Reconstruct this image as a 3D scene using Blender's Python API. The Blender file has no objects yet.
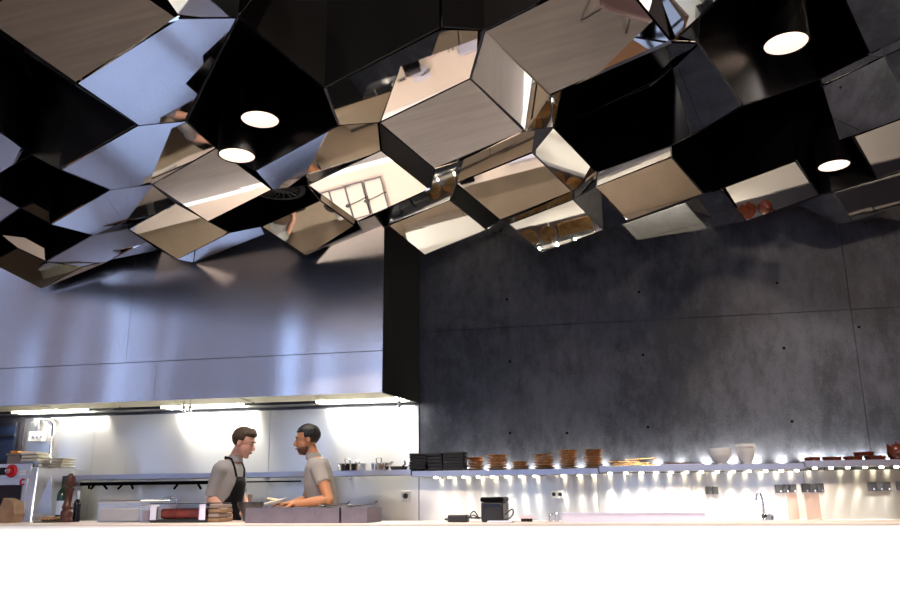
import bpy, bmesh, math, random
from mathutils import Vector, Matrix
random.seed(7)
SC=bpy.context.scene; COL=SC.collection
V3=Vector
# ------------------------------------------------------------------ camera frame
CAMPOS=V3((0,0,1.15)); FPX=776.0
RX=V3((0.97910864,0.20315637,-0.00858851)); RD=V3((-0.05824441,0.23973938,-0.96908855)); RF=V3((-0.19481751,0.9493432,0.24656362))
def ray(px,py): return RX*(px-450)+RD*(py-300)+RF*FPX
def at(px,py,y):
    d=ray(px,py); return CAMPOS+d*(y/d.y)
def atz(px,py,z):
    d=ray(px,py); return CAMPOS+d*((z-1.15)/d.z)
cd=bpy.data.cameras.new('camera'); cam=bpy.data.objects.new('camera',cd); COL.objects.link(cam)
m=Matrix.Identity(4)
for i in range(3):
    m[i][0]=RX[i]; m[i][1]=-RD[i]; m[i][2]=-RF[i]; m[i][3]=CAMPOS[i]
cam.matrix_world=m; cd.sensor_width=36; cd.lens=36*FPX/900; cd.clip_start=.05; SC.camera=cam
SC.view_settings.view_transform='Standard'; SC.view_settings.look='None'; SC.view_settings.gamma=1; SC.view_settings.use_curve_mapping=False
SC.view_settings.exposure=0.0
# ------------------------------------------------------------------ materials
def mat(name,col,rough=.5,metal=0,spec=.5,emit=None,estr=0,trans=0,aniso=0,bump=0,bscale=(30,30,30),var=0,vscale=(5,5,5),col2=None,ior=1.45,coat=0,rvar=0,bdist=.01,hood=0,tan=None):
    mm=bpy.data.materials.new(name); mm.use_nodes=True; nt=mm.node_tree; b=nt.nodes['Principled BSDF']
    b.inputs['Base Color'].default_value=(*col,1); b.inputs['Roughness'].default_value=rough; b.inputs['Metallic'].default_value=metal
    b.inputs['Specular IOR Level'].default_value=spec; b.inputs['IOR'].default_value=ior
    b.inputs['Transmission Weight'].default_value=trans; b.inputs['Coat Weight'].default_value=coat
    if emit: b.inputs['Emission Color'].default_value=(*emit,1); b.inputs['Emission Strength'].default_value=estr
    if aniso: b.inputs['Anisotropic'].default_value=aniso
    if tan:
        cx=nt.nodes.new('ShaderNodeCombineXYZ')
        for i in range(3): cx.inputs[i].default_value=tan[i]
        nt.links.new(cx.outputs[0],b.inputs['Tangent'])
    tc=None
    def noise(scale,detail=5,rg=.55):
        nonlocal tc
        if tc is None:
            tc=nt.nodes.new('ShaderNodeTexCoord')
        mp=nt.nodes.new('ShaderNodeMapping'); mp.inputs['Scale'].default_value=scale
        nt.links.new(tc.outputs['Object'],mp.inputs['Vector'])
        n=nt.nodes.new('ShaderNodeTexNoise'); n.inputs['Scale'].default_value=1; n.inputs['Detail'].default_value=detail; n.inputs['Roughness'].default_value=rg
        nt.links.new(mp.outputs['Vector'],n.inputs['Vector']); return n
    if var or col2:
        n=noise(vscale); r=nt.nodes.new('ShaderNodeValToRGB')
        c2=col2 or tuple(c*(1-var) for c in col)
        r.color_ramp.elements[0].position=.35; r.color_ramp.elements[1].position=.65
        r.color_ramp.elements[0].color=(*c2,1); r.color_ramp.elements[1].color=(*col,1)
        nt.links.new(n.outputs['Fac'],r.inputs['Fac']); nt.links.new(r.outputs['Color'],b.inputs['Base Color'])
    if bump:
        n=noise(bscale,4); bp=nt.nodes.new('ShaderNodeBump'); bp.inputs['Strength'].default_value=bump; bp.inputs['Distance'].default_value=bdist
        nt.links.new(n.outputs['Fac'],bp.inputs['Height']); nt.links.new(bp.outputs['Normal'],b.inputs['Normal'])
    if hood:
        n=noise((.9,.9,.28),0.6,.4); bp=nt.nodes.new('ShaderNodeBump'); bp.inputs['Strength'].default_value=hood; bp.inputs['Distance'].default_value=.05
        nt.links.new(n.outputs['Fac'],bp.inputs['Height'])
        n2=noise((140,140,2),2); b2=nt.nodes.new('ShaderNodeBump'); b2.inputs['Strength'].default_value=.05; b2.inputs['Distance'].default_value=.004
        nt.links.new(n2.outputs['Fac'],b2.inputs['Height']); nt.links.new(bp.outputs['Normal'],b2.inputs['Normal']); nt.links.new(b2.outputs['Normal'],b.inputs['Normal'])
    if rvar:
        n=noise(vscale); mr=nt.nodes.new('ShaderNodeMapRange'); mr.inputs['To Min'].default_value=max(0,rough-rvar); mr.inputs['To Max'].default_value=rough+rvar
        nt.links.new(n.outputs['Fac'],mr.inputs['Value']); nt.links.new(mr.outputs['Result'],b.inputs['Roughness'])
    return mm
M={}
M['mirror']=mat('polished_steel',(.70,.68,.66),.025,1)
M['mirror_edge']=mat('steel_edge',(.6,.6,.6),.25,1)
M['black_gloss']=mat('black_gloss',(.0035,.0035,.004),.28,0,.03)
M['black_matte']=mat('black_matte',(.0025,.0025,.003),.6,0,.05)
M['black_plastic']=mat('black_plastic',(.012,.012,.014),.4)
M['grille']=mat('grille_black',(.015,.015,.016),.35)
M['hood']=mat('brushed_hood_steel',(.74,.73,.76),.21,1,hood=1.6,aniso=.35,tan=(0,0,1))
M['hood_side']=mat('black_hood_side',(.012,.012,.012),.45,0,.3)
M['splash']=mat('backsplash_steel',(.72,.715,.70),.30,.9,aniso=.9,tan=(0,0,1))
M['steel']=mat('stainless_steel',(.66,.66,.67),.28,1)
M['chrome']=mat('chrome',(.8,.8,.82),.08,1)
M['shelf']=mat('shelf_steel',(.50,.51,.58),.32,1)
M['white']=mat('white_counter_front',(.92,.92,.91),.35)
M['worktop']=mat('pale_worktop',(.8,.79,.76),.3)
M['top']=mat('pale_counter_top',(.76,.66,.60),.3,0,.5)
M['ceramic']=mat('white_ceramic',(.85,.84,.82),.2)
M['gold']=mat('copper_gold_glaze',(.85,.55,.22),.22,.75,col2=(.52,.26,.085),vscale=(14,14,14))
M['board']=mat('brown_board',(.17,.075,.035),.45,col2=(.1,.045,.02),vscale=(3,30,30))
M['terra']=mat('glazed_terracotta',(.16,.03,.012),.15,0,.6,col2=(.09,.018,.008),vscale=(12,12,12))
M['napkin']=mat('black_slate',(.010,.010,.012),.55)
M['greybox']=mat('grey_lilac_box',(.115,.10,.135),.6,var=.15,vscale=(20,20,20))
M['fabric_gold']=mat('tan',(.45,.33,.2),.7)
M['skin1']=mat('fair_skin',(.62,.34,.25),.5,0,.35)
M['skin2']=mat('tanned_skin',(.48,.22,.11),.5,0,.35)
M['hair1']=mat('brown_hair',(.07,.038,.018),.6,var=.5,vscale=(60,60,20),bump=.6,bscale=(90,90,30))
M['hair2']=mat('black_hair',(.010,.009,.009),.5,bump=.6,bscale=(90,90,30))
M['shirt1']=mat('grey_shirt_cloth',(.30,.29,.29),.9,0,.1,bump=.15,bscale=(14,14,9))
M['shirt2']=mat('grey_polo_cloth',(.34,.31,.29),.9,0,.1,bump=.15,bscale=(14,14,9))
M['apron']=mat('black_apron_cloth',(.008,.008,.009),.85,0,.1)
M['trouser']=mat('dark_trousers',(.02,.02,.025),.9)
M['eyeball']=mat('eyeball',(.45,.40,.37),.3)
M['eye']=mat('eye_dark',(.03,.02,.015),.2)
M['lip']=mat('lip',(.45,.16,.13),.5)
M['cream']=mat('cream_tray',(.62,.58,.46),.5)
M['orange']=mat('orange_plastic',(.85,.30,.03),.4)
M['crate']=mat('brown_grey_crate',(.2,.16,.14),.6)
M['bluegrey']=mat('bluegrey_plastic',(.25,.27,.34),.4)
M['meat']=mat('red_brown_meat',(.23,.035,.022),.45,col2=(.12,.015,.012),vscale=(25,25,25),bump=.4,bscale=(50,50,50))
M['pastry']=mat('golden_brown',(.35,.2,.09),.7,col2=(.2,.1,.05),vscale=(40,40,40))
M['wood_mill']=mat('dark_red_wood',(.065,.020,.012),.3,0,.5,var=.4,vscale=(40,40,6))
M['bottle_dark']=mat('dark_wine_glass',(.006,.006,.008),.08,0,.6)
M['bottle_green']=mat('dark_green_glass',(.01,.035,.02),.08,0,.6)
M['label_blue']=mat('pale_label',(.45,.55,.7),.5)
M['paper_brown']=mat('brown_paper',(.24,.15,.09),.8,var=.3,vscale=(20,20,20))
M['paper_white']=mat('white_paper',(.8,.78,.72),.7)
M['glass']=mat('clear_glass',(.92,.95,.97),.03,0,.5,trans=.92,ior=1.1)
M['clear']=mat('clear_plastic',(.75,.80,.88),.15,0,.5,trans=.6,ior=1.1)
M['red']=mat('red_enamel',(.55,.01,.02),.3)
M['led_green']=mat('led_green',(.02,.1,.06),.3,emit=(.2,.9,.5),estr=.8)
M['screen']=mat('screen_black',(.004,.004,.005),.15)
M['oven_door']=mat('pale_oven_frame',(.55,.56,.60),.35,.6)
M['oven_glass']=mat('oven_glass',(.01,.015,.03),.08,0,.7)
M['white_plastic']=mat('white_plastic',(.75,.75,.75),.4)
M['lilac']=mat('pale_lilac_tray',(.62,.62,.78),.4)
M['pink']=mat('pale_pink_plastic',(.75,.55,.62),.4)
M['socket']=mat('grey_socket',(.035,.035,.04),.4)
M['socket_hole']=mat('socket_hole',(.02,.02,.02),.5)
M['wok']=mat('dark_iron',(.07,.065,.07),.4,.6)
M['wood_spoon']=mat('wooden_spoon',(.22,.15,.11),.7)
M['led']=mat('warm_led',(1,1,1),.4,emit=(1,.86,.58),estr=14)
M['lamp_in']=mat('lamp_reflector_lit',(.9,.8,.7),.4,emit=(1,.78,.66),estr=.8)
M['bulb']=mat('lamp_bulb',(1,1,1),.4,emit=(1,.88,.78),estr=2)
M['tube']=mat('hood_light_tube',(1,1,1),.4,emit=(1,.94,.72),estr=12)
M['filter']=mat('hood_filter',(.72,.68,.52),.5,.1,bump=.5,bscale=(60,60,60))  # cream colour stands in for yellowish lamp light on the hood underside
M['window_dark']=mat('blue_window_pane',(.02,.035,.085),.06,0,.6)
M['wall_dark']=mat('dark_blue_wall',(.05,.045,.06),.7)
M['frame_dark']=mat('dark_frame',(.015,.017,.03),.4)
M['floor']=mat('grey_brown_boards',(.090,.079,.075),.5,0,.3,col2=(.070,.062,.060),vscale=(1.2,26,10))
M['kfloor']=mat('tan_kitchen_floor',(.36,.28,.205),.45,0,.4,col2=(.31,.235,.17),vscale=(3,3,3))
M['room']=mat('brown_room_wall',(.17,.10,.065),.7)
M['seat_blue']=mat('brown_blue_seat_shell',(.07,.045,.05),.35)
# concrete
def concrete():
    mm=bpy.data.materials.new('dark_concrete'); mm.use_nodes=True; nt=mm.node_tree; b=nt.nodes['Principled BSDF']; L=nt.links.new
    tc=nt.nodes.new('ShaderNodeTexCoord')
    def nz(scale,detail,rg=.6,sc=(1,1,1)):
        mp=nt.nodes.new('ShaderNodeMapping'); mp.inputs['Scale'].default_value=sc; L(tc.outputs['Object'],mp.inputs['Vector'])
        n=nt.nodes.new('ShaderNodeTexNoise'); n.inputs['Scale'].default_value=scale; n.inputs['Detail'].default_value=detail; n.inputs['Roughness'].default_value=rg
        L(mp.outputs['Vector'],n.inputs['Vector']); return n
    a=nz(.9,8,.62); c=nz(7,8,.7,(1.4,1,.7)); d=nz(60,3)
    m1=nt.nodes.new('ShaderNodeMix'); m1.data_type='FLOAT'; m1.inputs[0].default_value=.45; L(a.outputs['Fac'],m1.inputs[2]); L(c.outputs['Fac'],m1.inputs[3])
    m2=nt.nodes.new('ShaderNodeMix'); m2.data_type='FLOAT'; m2.inputs[0].default_value=.18; L(m1.outputs[0],m2.inputs[2]); L(d.outputs['Fac'],m2.inputs[3])
    r=nt.nodes.new('ShaderNodeValToRGB'); e=r.color_ramp.elements
    e[0].position=.435; e[0].color=(.014,.018,.030,1); e[1].position=.575; e[1].color=(.062,.069,.098,1)
    L(m2.outputs[0],r.inputs['Fac']); L(r.outputs['Color'],b.inputs['Base Color'])
    b.inputs['Roughness'].default_value=.5; b.inputs['Specular IOR Level'].default_value=.5
    bp=nt.nodes.new('ShaderNodeBump'); bp.inputs['Strength'].default_value=.25; bp.inputs['Distance'].default_value=.01; L(m2.outputs[0],bp.inputs['Height']); L(bp.outputs['Normal'],b.inputs['Normal'])
    return mm
M['concrete']=concrete()
# ------------------------------------------------------------------ builders
def wloc(o):
    p=V3((0,0,0))
    while o: p+=o.location; o=o.parent
    return p
def tag(o,label=None,cat=None,group=None,kind=None):
    if label: o['label']=label
    if cat: o['category']=cat
    if group: o['group']=group
    if kind: o['kind']=kind
    return o
def thing(name,label,cat,loc,group=None,kind=None):
    o=bpy.data.objects.new(name,None); COL.objects.link(o); o.location=loc; o.empty_display_size=.1
    return tag(o,label,cat,group,kind)
class MB:
    def __init__(s): s.bm=bmesh.new()
    def box(s,c,d,rot=None,bev=0):
        r=bmesh.ops.create_cube(s.bm,size=1)['verts']
        mt=Matrix.Translation(V3(c))@(rot.to_4x4() if rot is not None else Matrix.Identity(4))@Matrix.Diagonal((*d,1))
        bmesh.ops.transform(s.bm,matrix=mt,verts=r)
        if bev:
            es=set(e for v in r for e in v.link_edges)
            bmesh.ops.bevel(s.bm,geom=list(es),offset=bev,segments=2,affect='EDGES',profile=.5)
        return s
    def bx(s,x0,x1,y0,y1,z0,z1,bev=0): return s.box(((x0+x1)/2,(y0+y1)/2,(z0+z1)/2),(abs(x1-x0),abs(y1-y0),abs(z1-z0)),bev=bev)
    def ring(s,c,u,v,ru,rv,n):
        return [s.bm.verts.new(V3(c)+u*(ru*math.cos(2*math.pi*i/n))+v*(rv*math.sin(2*math.pi*i/n))) for i in range(n)]
    def bridge(s,a,b):
        n=len(a)
        for i in range(n): s.bm.faces.new((a[i],a[(i+1)%n],b[(i+1)%n],b[i]))
    def loft(s,rings,n=16,cap=True):
        # rings: (center,u,v,ru,rv)
        rs=[s.ring(V3(c),u,v,ru,rv,n) for c,u,v,ru,rv in rings]
        for a,b in zip(rs,rs[1:]): s.bridge(a,b)
        if cap: s.bm.faces.new(rs[0][::-1]); s.bm.faces.new(rs[-1])
        return s
    def tube(s,pts,r,n=10,cap=True):
        pts=[V3(p) for p in pts]; rr=r if isinstance(r,(list,tuple)) else [r]*len(pts)
        rings=[]; prev=None
        for i,p in enumerate(pts):
            t=(pts[min(i+1,len(pts)-1)]-pts[max(i-1,0)]).normalized()
            if prev is None: u=t.orthogonal().normalized()
            else:
                u=prev-t*prev.dot(t); u=u.normalized() if u.length>1e-6 else t.orthogonal().normalized()
            prev=u; rings.append((p,u,t.cross(u),rr[i],rr[i]))
        return s.loft(rings,n,cap)
    def lathe(s,prof,c,n=28,axis=None):
        # prof: (r,z) list; open profile, closed at r=0
        c=V3(c); q=axis.to_track_quat('Z','Y').to_matrix() if axis is not None else Matrix.Identity(3)
        rs=[]
        for r,z in prof:
            if r<1e-6: rs.append([s.bm.verts.new(c+q@V3((0,0,z)))])
            else: rs.append([s.bm.verts.new(c+q@V3((r*math.cos(2*math.pi*i/n),r*math.sin(2*math.pi*i/n),z))) for i in range(n)])
        for a,b in zip(rs,rs[1:]):
            if len(a)==1 and len(b)==1: continue
            for i in range(n):
                j=(i+1)%n
                if len(a)==1: s.bm.faces.new((a[0],b[j],b[i]))
                elif len(b)==1: s.bm.faces.new((a[i],a[j],b[0]))
                else: s.bm.faces.new((a[i],a[j],b[j],b[i]))
        return s
    def prism(s,pts,off):
        a=[s.bm.verts.new(V3(p)) for p in pts]; b=[s.bm.verts.new(V3(p)+V3(off)) for p in pts]
        s.bm.faces.new(a); s.bm.faces.new(b[::-1]); n=len(a)
        for i in range(n): s.bm.faces.new((a[(i+1)%n],a[i],b[i],b[(i+1)%n]))
        return s
    def ell(s,c,r,rot=None,n=20):
        vs=bmesh.ops.create_uvsphere(s.bm,u_segments=n,v_segments=max(8,n*2//3),radius=1)['verts']
        mt=Matrix.Translation(V3(c))@(rot.to_4x4() if rot is not None else Matrix.Identity(4))@Matrix.Diagonal((*r,1))
        bmesh.ops.transform(s.bm,matrix=mt,verts=vs); return s
    def build(s,name,material,parent=None,smooth=False,angle=40):
        bmesh.ops.recalc_face_normals(s.bm,faces=s.bm.faces[:])
        if parent is not None:
            w=wloc(parent)
            for v in s.bm.verts: v.co-=w
        elif False: pass
        me=bpy.data.meshes.new(name); s.bm.to_mesh(me); s.bm.free()
        me.materials.append(material)
        o=bpy.data.objects.new(name,me); COL.objects.link(o)
        if parent is not None: o.parent=parent
        if smooth:
            for p in me.polygons: p.use_smooth=True
            if angle<180: me.set_sharp_from_angle(angle=math.radians(angle))
        return o
def solo(mb,name,material,label,cat,loc,group=None,smooth=False,kind=None):
    """one-mesh thing with its origin at loc"""
    loc=V3(loc)
    for v in mb.bm.verts: v.co-=loc
    o=mb.build(name,material,None,smooth); o.location=loc
    return tag(o,label,cat,group,kind)
def copy_tree(o,parent=None):
    c=o.copy(); COL.objects.link(c)
    if parent is not None: c.parent=parent
    for ch in list(o.children): copy_tree(ch,c)
    return c
def structure(mb,name,material,parent=None,smooth=False):
    o=mb.build(name,material,parent,smooth)
    if parent is None: o['kind']='structure'
    return o
def light(kind,name,loc,power,col,target=None,size=.1,size_y=None,spot=60,blend=.5):
    l=bpy.data.lights.new(name,kind); l.energy=power; l.color=col
    if kind=='AREA':
        l.size=size
        if size_y: l.shape='RECTANGLE'; l.size_y=size_y
    elif kind=='SPOT': l.spot_size=math.radians(spot); l.spot_blend=blend; l.shadow_soft_size=size
    elif kind=='POINT': l.shadow_soft_size=size
    o=bpy.data.objects.new(name,l); COL.objects.link(o); o.location=loc
    d=(V3(target)-V3(loc)) if target is not None else V3((0,0,-1))
    o.rotation_euler=d.to_track_quat('-Z','Y').to_euler(); return o
ORD=['first','second','third','fourth','fifth','sixth','seventh','eighth','ninth','tenth']

def see_through(name,col,clear,rough=.05,diff=False):
    mm=bpy.data.materials.new(name); mm.use_nodes=True; nt=mm.node_tree; nt.nodes.remove(nt.nodes['Principled BSDF']); out=nt.nodes['Material Output']
    t=nt.nodes.new('ShaderNodeBsdfTransparent'); t.inputs[0].default_value=(*col,1)
    g=nt.nodes.new('ShaderNodeBsdfDiffuse' if diff else 'ShaderNodeBsdfGlossy'); g.inputs['Color'].default_value=(*(col if diff else (1,1,1)),1); g.inputs['Roughness'].default_value=rough
    mx=nt.nodes.new('ShaderNodeMixShader'); mx.inputs[0].default_value=1-clear
    nt.links.new(t.outputs[0],mx.inputs[1]); nt.links.new(g.outputs[0],mx.inputs[2]); nt.links.new(mx.outputs[0],out.inputs['Surface']); return mm
M['glass']=see_through('clear_glass',(.97,.98,1),.93)
M['clear']=see_through('clear_plastic',(.85,.90,1),.88,.3,True)
M['acrylic']=see_through('pinkish_acrylic',(.95,.82,.76),.6,.3,True)
M['baffle']=mat('pale_blue_steel',(.62,.70,.92),.3,.55)
M['stubble']=mat('dark_stubble',(.11,.055,.035),.8)
M['globe']=mat('warm_globe',(1,1,1),.4,emit=(1,.66,.40),estr=5)
WORLD=2.2
HOODL=26; LEDP=8; UPP=13; WASH=500; OVER=230; GLOBE=420
CEIL=[
('F1', 'T', [(-2.248, 2.712, 2.95), (-1.684, 2.584, 3.114), (-1.942, 2.275, 3.252), (-2.482, 2.371, 3.11)]),
('F0', 'M', [(-1.689, 2.591, 3.119), (-1.547, 2.821, 3.254), (-1.312, 2.629, 3.283), (-1.59, 2.234, 3.038)]),
('F0b', 'M', [(-1.55, 2.828, 3.259), (-1.539, 3.492, 3.95), (-1.31, 2.626, 3.28)]),
('F2', 'M', [(-2.26, 2.727, 2.96), (-1.675, 2.57, 3.103), (-1.554, 2.835, 3.264), (-2.477, 3.971, 3.426), (-2.58, 3.649, 3.247)]),
('LW', 'W', [(-2.464, 3.952, 3.415), (-1.55, 2.828, 3.259), (-1.204, 3.042, 2.978), (-1.481, 3.983, 3.291), (-2.199, 4.378, 3.24), (-2.738, 4.811, 3.663)]),
('F3', 'M', [(-3.449, 3.256, 3.847), (-3.6, 3.83, 3.985), (-3.679, 3.864, 3.972), (-3.846, 4.205, 4.031), (-4.184, 4.307, 3.963), (-4.509, 4.398, 3.896)]),
('B1', 'W', [(-3.846, 4.205, 4.031), (-3.6, 3.83, 3.985), (-2.248, 2.712, 2.95), (-2.599, 3.676, 3.263), (-3.268, 3.904, 3.148), (-4.065, 4.534, 3.62), (-3.914, 4.179, 3.551), (-3.842, 3.993, 3.513), (-3.828, 3.743, 3.431), (-4.509, 4.398, 3.896), (-4.184, 4.307, 3.963)]),
('F3b', 'M', [(-3.826, 3.742, 3.43), (-3.843, 3.994, 3.514), (-3.915, 4.18, 3.552), (-4.066, 4.535, 3.62), (-4.365, 4.592, 3.527), (-4.648, 4.633, 3.434)]),
('F4', 'M', [(-3.254, 3.886, 3.139), (-2.612, 3.694, 3.273), (-2.467, 3.956, 3.417), (-2.712, 4.766, 3.64), (-3.385, 5.032, 3.523), (-3.517, 4.722, 3.365)]),
('F9', 'T', [(-3.332, 4.954, 3.486), (-2.738, 4.811, 3.663), (-2.467, 5.219, 3.47), (-3.066, 5.347, 3.3)]),
('B2', 'W', [(-4.065, 4.534, 3.62), (-3.268, 3.904, 3.148), (-3.544, 4.757, 3.382), (-4.449, 5.277, 3.368), (-4.357, 5.14, 3.419), (-4.422, 5.031, 3.461), (-4.607, 5.1, 3.462), (-4.559, 4.828, 3.454), (-4.645, 4.63, 3.432), (-4.37, 4.598, 3.53)]),
('F13', 'M', [(-4.647, 4.632, 3.433), (-4.554, 4.823, 3.451), (-4.617, 5.111, 3.467), (-5.012, 5.348, 3.461), (-5.557, 5.618, 3.45)]),
('F12', 'M', [(-4.604, 5.097, 3.461), (-4.427, 5.037, 3.464), (-4.351, 5.133, 3.416), (-4.452, 5.281, 3.37)]),
('F5', 'M', [(-4.389, 5.206, 3.338), (-3.559, 4.778, 3.392), (-3.354, 4.986, 3.502), (-3.647, 5.79, 3.683), (-4.39, 6.213, 3.646), (-4.61, 6.002, 3.533)]),
('B3', 'W', [(-5.025, 5.361, 3.467), (-4.607, 5.1, 3.462), (-4.449, 5.277, 3.368), (-4.619, 6.015, 3.538), (-5.505, 6.525, 3.497), (-5.456, 6.43, 3.606), (-5.561, 6.268, 3.676), (-5.739, 6.144, 3.676), (-5.552, 5.613, 3.447)]),
('F14', 'M', [(-5.741, 6.147, 3.677), (-5.562, 6.268, 3.676), (-5.455, 6.429, 3.606), (-5.508, 6.528, 3.498), (-5.673, 6.31, 3.584)]),
('B4', 'W', [(-5.552, 5.613, 3.447), (-5.739, 6.144, 3.676), (-5.677, 6.314, 3.586), (-5.914, 6.373, 3.522), (-6.279, 6.402, 3.446)]),
('F10', 'T', [(-4.271, 6.045, 3.579), (-3.728, 5.918, 3.739), (-3.39, 6.314, 3.563), (-3.993, 6.452, 3.387)]),
('F6', 'M', [(-5.465, 6.478, 3.48), (-4.637, 6.039, 3.547), (-4.267, 6.038, 3.576), (-4.299, 6.386, 3.571), (-4.944, 6.731, 3.519), (-5.271, 6.766, 3.493)]),
('F7', 'M', [(-4.311, 6.405, 3.579), (-4.472, 6.88, 3.654), (-4.789, 6.571, 3.481)]),
('F15', 'M', [(-5.218, 6.698, 3.469), (-4.957, 6.749, 3.525), (-5.768, 6.815, 3.301)]),
('F8', 'M', [(-6.277, 6.401, 3.445), (-5.912, 6.371, 3.521), (-5.682, 6.319, 3.588), (-5.512, 6.533, 3.5), (-5.211, 6.688, 3.466), (-5.772, 6.819, 3.303), (-5.995, 6.48, 3.449), (-6.162, 6.258, 3.541)]),
('F16a', 'M', [(-3.992, 6.451, 3.387), (-3.826, 6.47, 3.471), (-4.08, 6.88, 3.491)]),
('F16b', 'M', [(-3.834, 6.483, 3.476), (-3.37, 6.277, 3.549), (-3.117, 6.398, 3.633), (-3.215, 6.688, 3.664), (-4.082, 6.883, 3.492)]),
('JW', 'W', [(-3.066, 5.347, 3.3), (-2.467, 5.219, 3.47), (-2.155, 5.166, 3.46), (-2.483, 6.251, 3.782), (-3.1, 6.363, 3.619), (-3.39, 6.314, 3.563)]),
('F17', 'M', [(-2.199, 4.378, 3.24), (-1.487, 3.999, 3.3), (-1.315, 4.238, 3.42), (-1.531, 5.008, 3.61), (-2.23, 5.345, 3.54), (-2.41, 5.097, 3.415)]),
('F19', 'M', [(-2.156, 5.168, 3.461), (-1.879, 5.551, 3.278), (-2.211, 6.639, 3.604), (-2.482, 6.249, 3.781)]),
('B', 'T', [(-2.155, 5.166, 3.46), (-1.543, 5.044, 3.628), (-1.264, 5.43, 3.449), (-1.88, 5.553, 3.279)]),
('A', 'T', [(-1.323, 4.265, 3.434), (-0.713, 4.146, 3.6), (-0.434, 4.546, 3.413), (-1.054, 4.646, 3.256)]),
('F20', 'M', [(-1.219, 3.081, 3.001), (-0.608, 2.835, 3.071), (-0.464, 3.091, 3.208), (-0.676, 3.935, 3.475), (-1.315, 4.237, 3.419), (-1.46, 3.926, 3.261)]),
('F21a', 'M', [(-0.441, 2.936, 3.105), (-0.191, 3.253, 2.935), (-0.435, 4.56, 3.42), (-0.71, 4.134, 3.592)]),
('B5', 'W', [(-1.55, 2.828, 3.259), (-1.204, 3.042, 2.978), (-0.603, 2.809, 3.054), (-1.062, 3.597, 3.95), (-1.539, 3.492, 3.95)]),
('F22', 'M', [(-1.062, 3.597, 3.95), (-0.603, 2.809, 3.054), (-0.769, 3.661, 3.95)]),
('B6', 'W', [(-0.769, 3.661, 3.95), (-0.603, 2.809, 3.054), (-0.439, 2.926, 3.099), (0.019, 2.838, 3.222)]),
('Big', 'T', [(-0.439, 2.926, 3.098), (-0.192, 3.265, 2.941), (0.361, 3.171, 3.084), (0.141, 2.868, 3.224), (0.019, 2.838, 3.222)]),
('F23', 'M', [(0.141, 2.868, 3.224), (0.361, 3.171, 3.084), (0.541, 2.565, 2.938)]),
('F24', 'M', [(0.361, 3.171, 3.084), (0.468, 3.068, 3.116), (0.498, 3.39, 3.197)]),
('RW', 'W', [(0.468, 3.068, 3.116), (0.541, 2.565, 2.938), (1.52, 4.587, 4.259), (1.868, 5.202, 4.05), (1.653, 5.601, 4.118), (0.747, 3.807, 3.066), (0.498, 3.39, 3.197)]),
('F25', 'M', [(-0.197, 3.348, 2.987), (0.346, 3.039, 3.003), (0.491, 3.343, 3.168), (0.436, 3.95, 3.406), (0.355, 4.518, 3.62), (-0.281, 5.021, 3.66)]),
('B7', 'W', [(-0.288, 5.13, 3.714), (0.35, 4.447, 3.582), (0.419, 3.797, 3.319), (0.579, 4.539, 3.267), (0.557, 5.591, 3.693), (0.001, 5.566, 3.521)]),
('F26', 'M', [(0.418, 3.782, 3.31), (0.5, 3.404, 3.205), (0.745, 3.799, 3.062), (0.58, 4.549, 3.272)]),
('F27', 'M', [(1.456, 4.934, 3.764), (1.642, 4.572, 3.698), (1.899, 5.044, 3.944), (1.688, 5.701, 4.105)]),
('F28', 'M', [(1.647, 5.562, 4.033), (1.91, 5.073, 3.96), (2.3, 5.708, 3.824), (1.936, 6.309, 3.926)]),
('B8', 'W', [(0.557, 5.591, 3.693), (0.579, 4.539, 3.267), (0.747, 3.807, 3.066), (1.653, 5.601, 4.118), (1.92, 6.482, 4.51), (2.225, 7.251, 4.34), (1.684, 6.673, 3.937), (1.06, 6.774, 3.776), (0.869, 6.413, 3.605), (0.597, 6.016, 3.79)]),
('F30', 'M', [(0.001, 5.573, 3.524), (0.556, 5.583, 3.689), (0.598, 6.023, 3.793), (-0.018, 6.111, 3.63)]),
('E', 'T', [(-0.019, 6.117, 3.633), (0.597, 6.016, 3.79), (0.869, 6.412, 3.605), (0.239, 6.506, 3.449)]),
('F31', 'M', [(-0.232, 6.864, 3.828), (-0.019, 6.114, 3.631), (0.239, 6.509, 3.45), (0.036, 7.251, 3.639)]),
('F32', 'M', [(-0.2, 5.947, 3.539), (0.001, 5.343, 3.426), (-0.019, 6.418, 3.755), (-0.226, 6.704, 3.766)]),
('F33', 'M', [(-0.469, 5.443, 3.679), (-0.288, 5.133, 3.716), (0.001, 5.564, 3.52), (-0.197, 5.842, 3.496)]),
('F35', 'M', [(-0.9, 4.711, 3.324), (-0.434, 4.551, 3.415), (-0.371, 4.641, 3.462), (-0.469, 5.45, 3.682), (-1.083, 5.538, 3.525)]),
('F36', 'M', [(-0.429, 4.494, 3.386), (-0.192, 3.261, 2.939), (-0.286, 5.102, 3.7), (-0.379, 4.736, 3.509)]),
('C', 'T', [(-1.084, 5.542, 3.526), (-0.469, 5.446, 3.68), (-0.197, 5.839, 3.495), (-0.797, 5.941, 3.34)]),
('F37', 'M', [(-1.057, 4.662, 3.263), (-0.897, 4.693, 3.316), (-1.087, 5.557, 3.533), (-1.26, 5.414, 3.442)]),
('B9', 'D', [(-1.322, 4.26, 3.431), (-1.055, 4.652, 3.259), (-1.262, 5.423, 3.446), (-1.544, 5.05, 3.631)]),
('F38', 'M', [(-1.611, 5.588, 3.393), (-1.258, 5.407, 3.439), (-1.094, 5.593, 3.548), (-1.316, 6.455, 3.76), (-1.949, 6.631, 3.629)]),
('I', 'T', [(-1.939, 6.597, 3.617), (-1.324, 6.492, 3.776), (-1.048, 6.874, 3.599), (-1.683, 6.989, 3.43)]),
('B10', 'D', [(-1.083, 5.54, 3.525), (-0.797, 5.944, 3.341), (-1.047, 6.871, 3.598), (-1.325, 6.495, 3.777)]),
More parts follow.
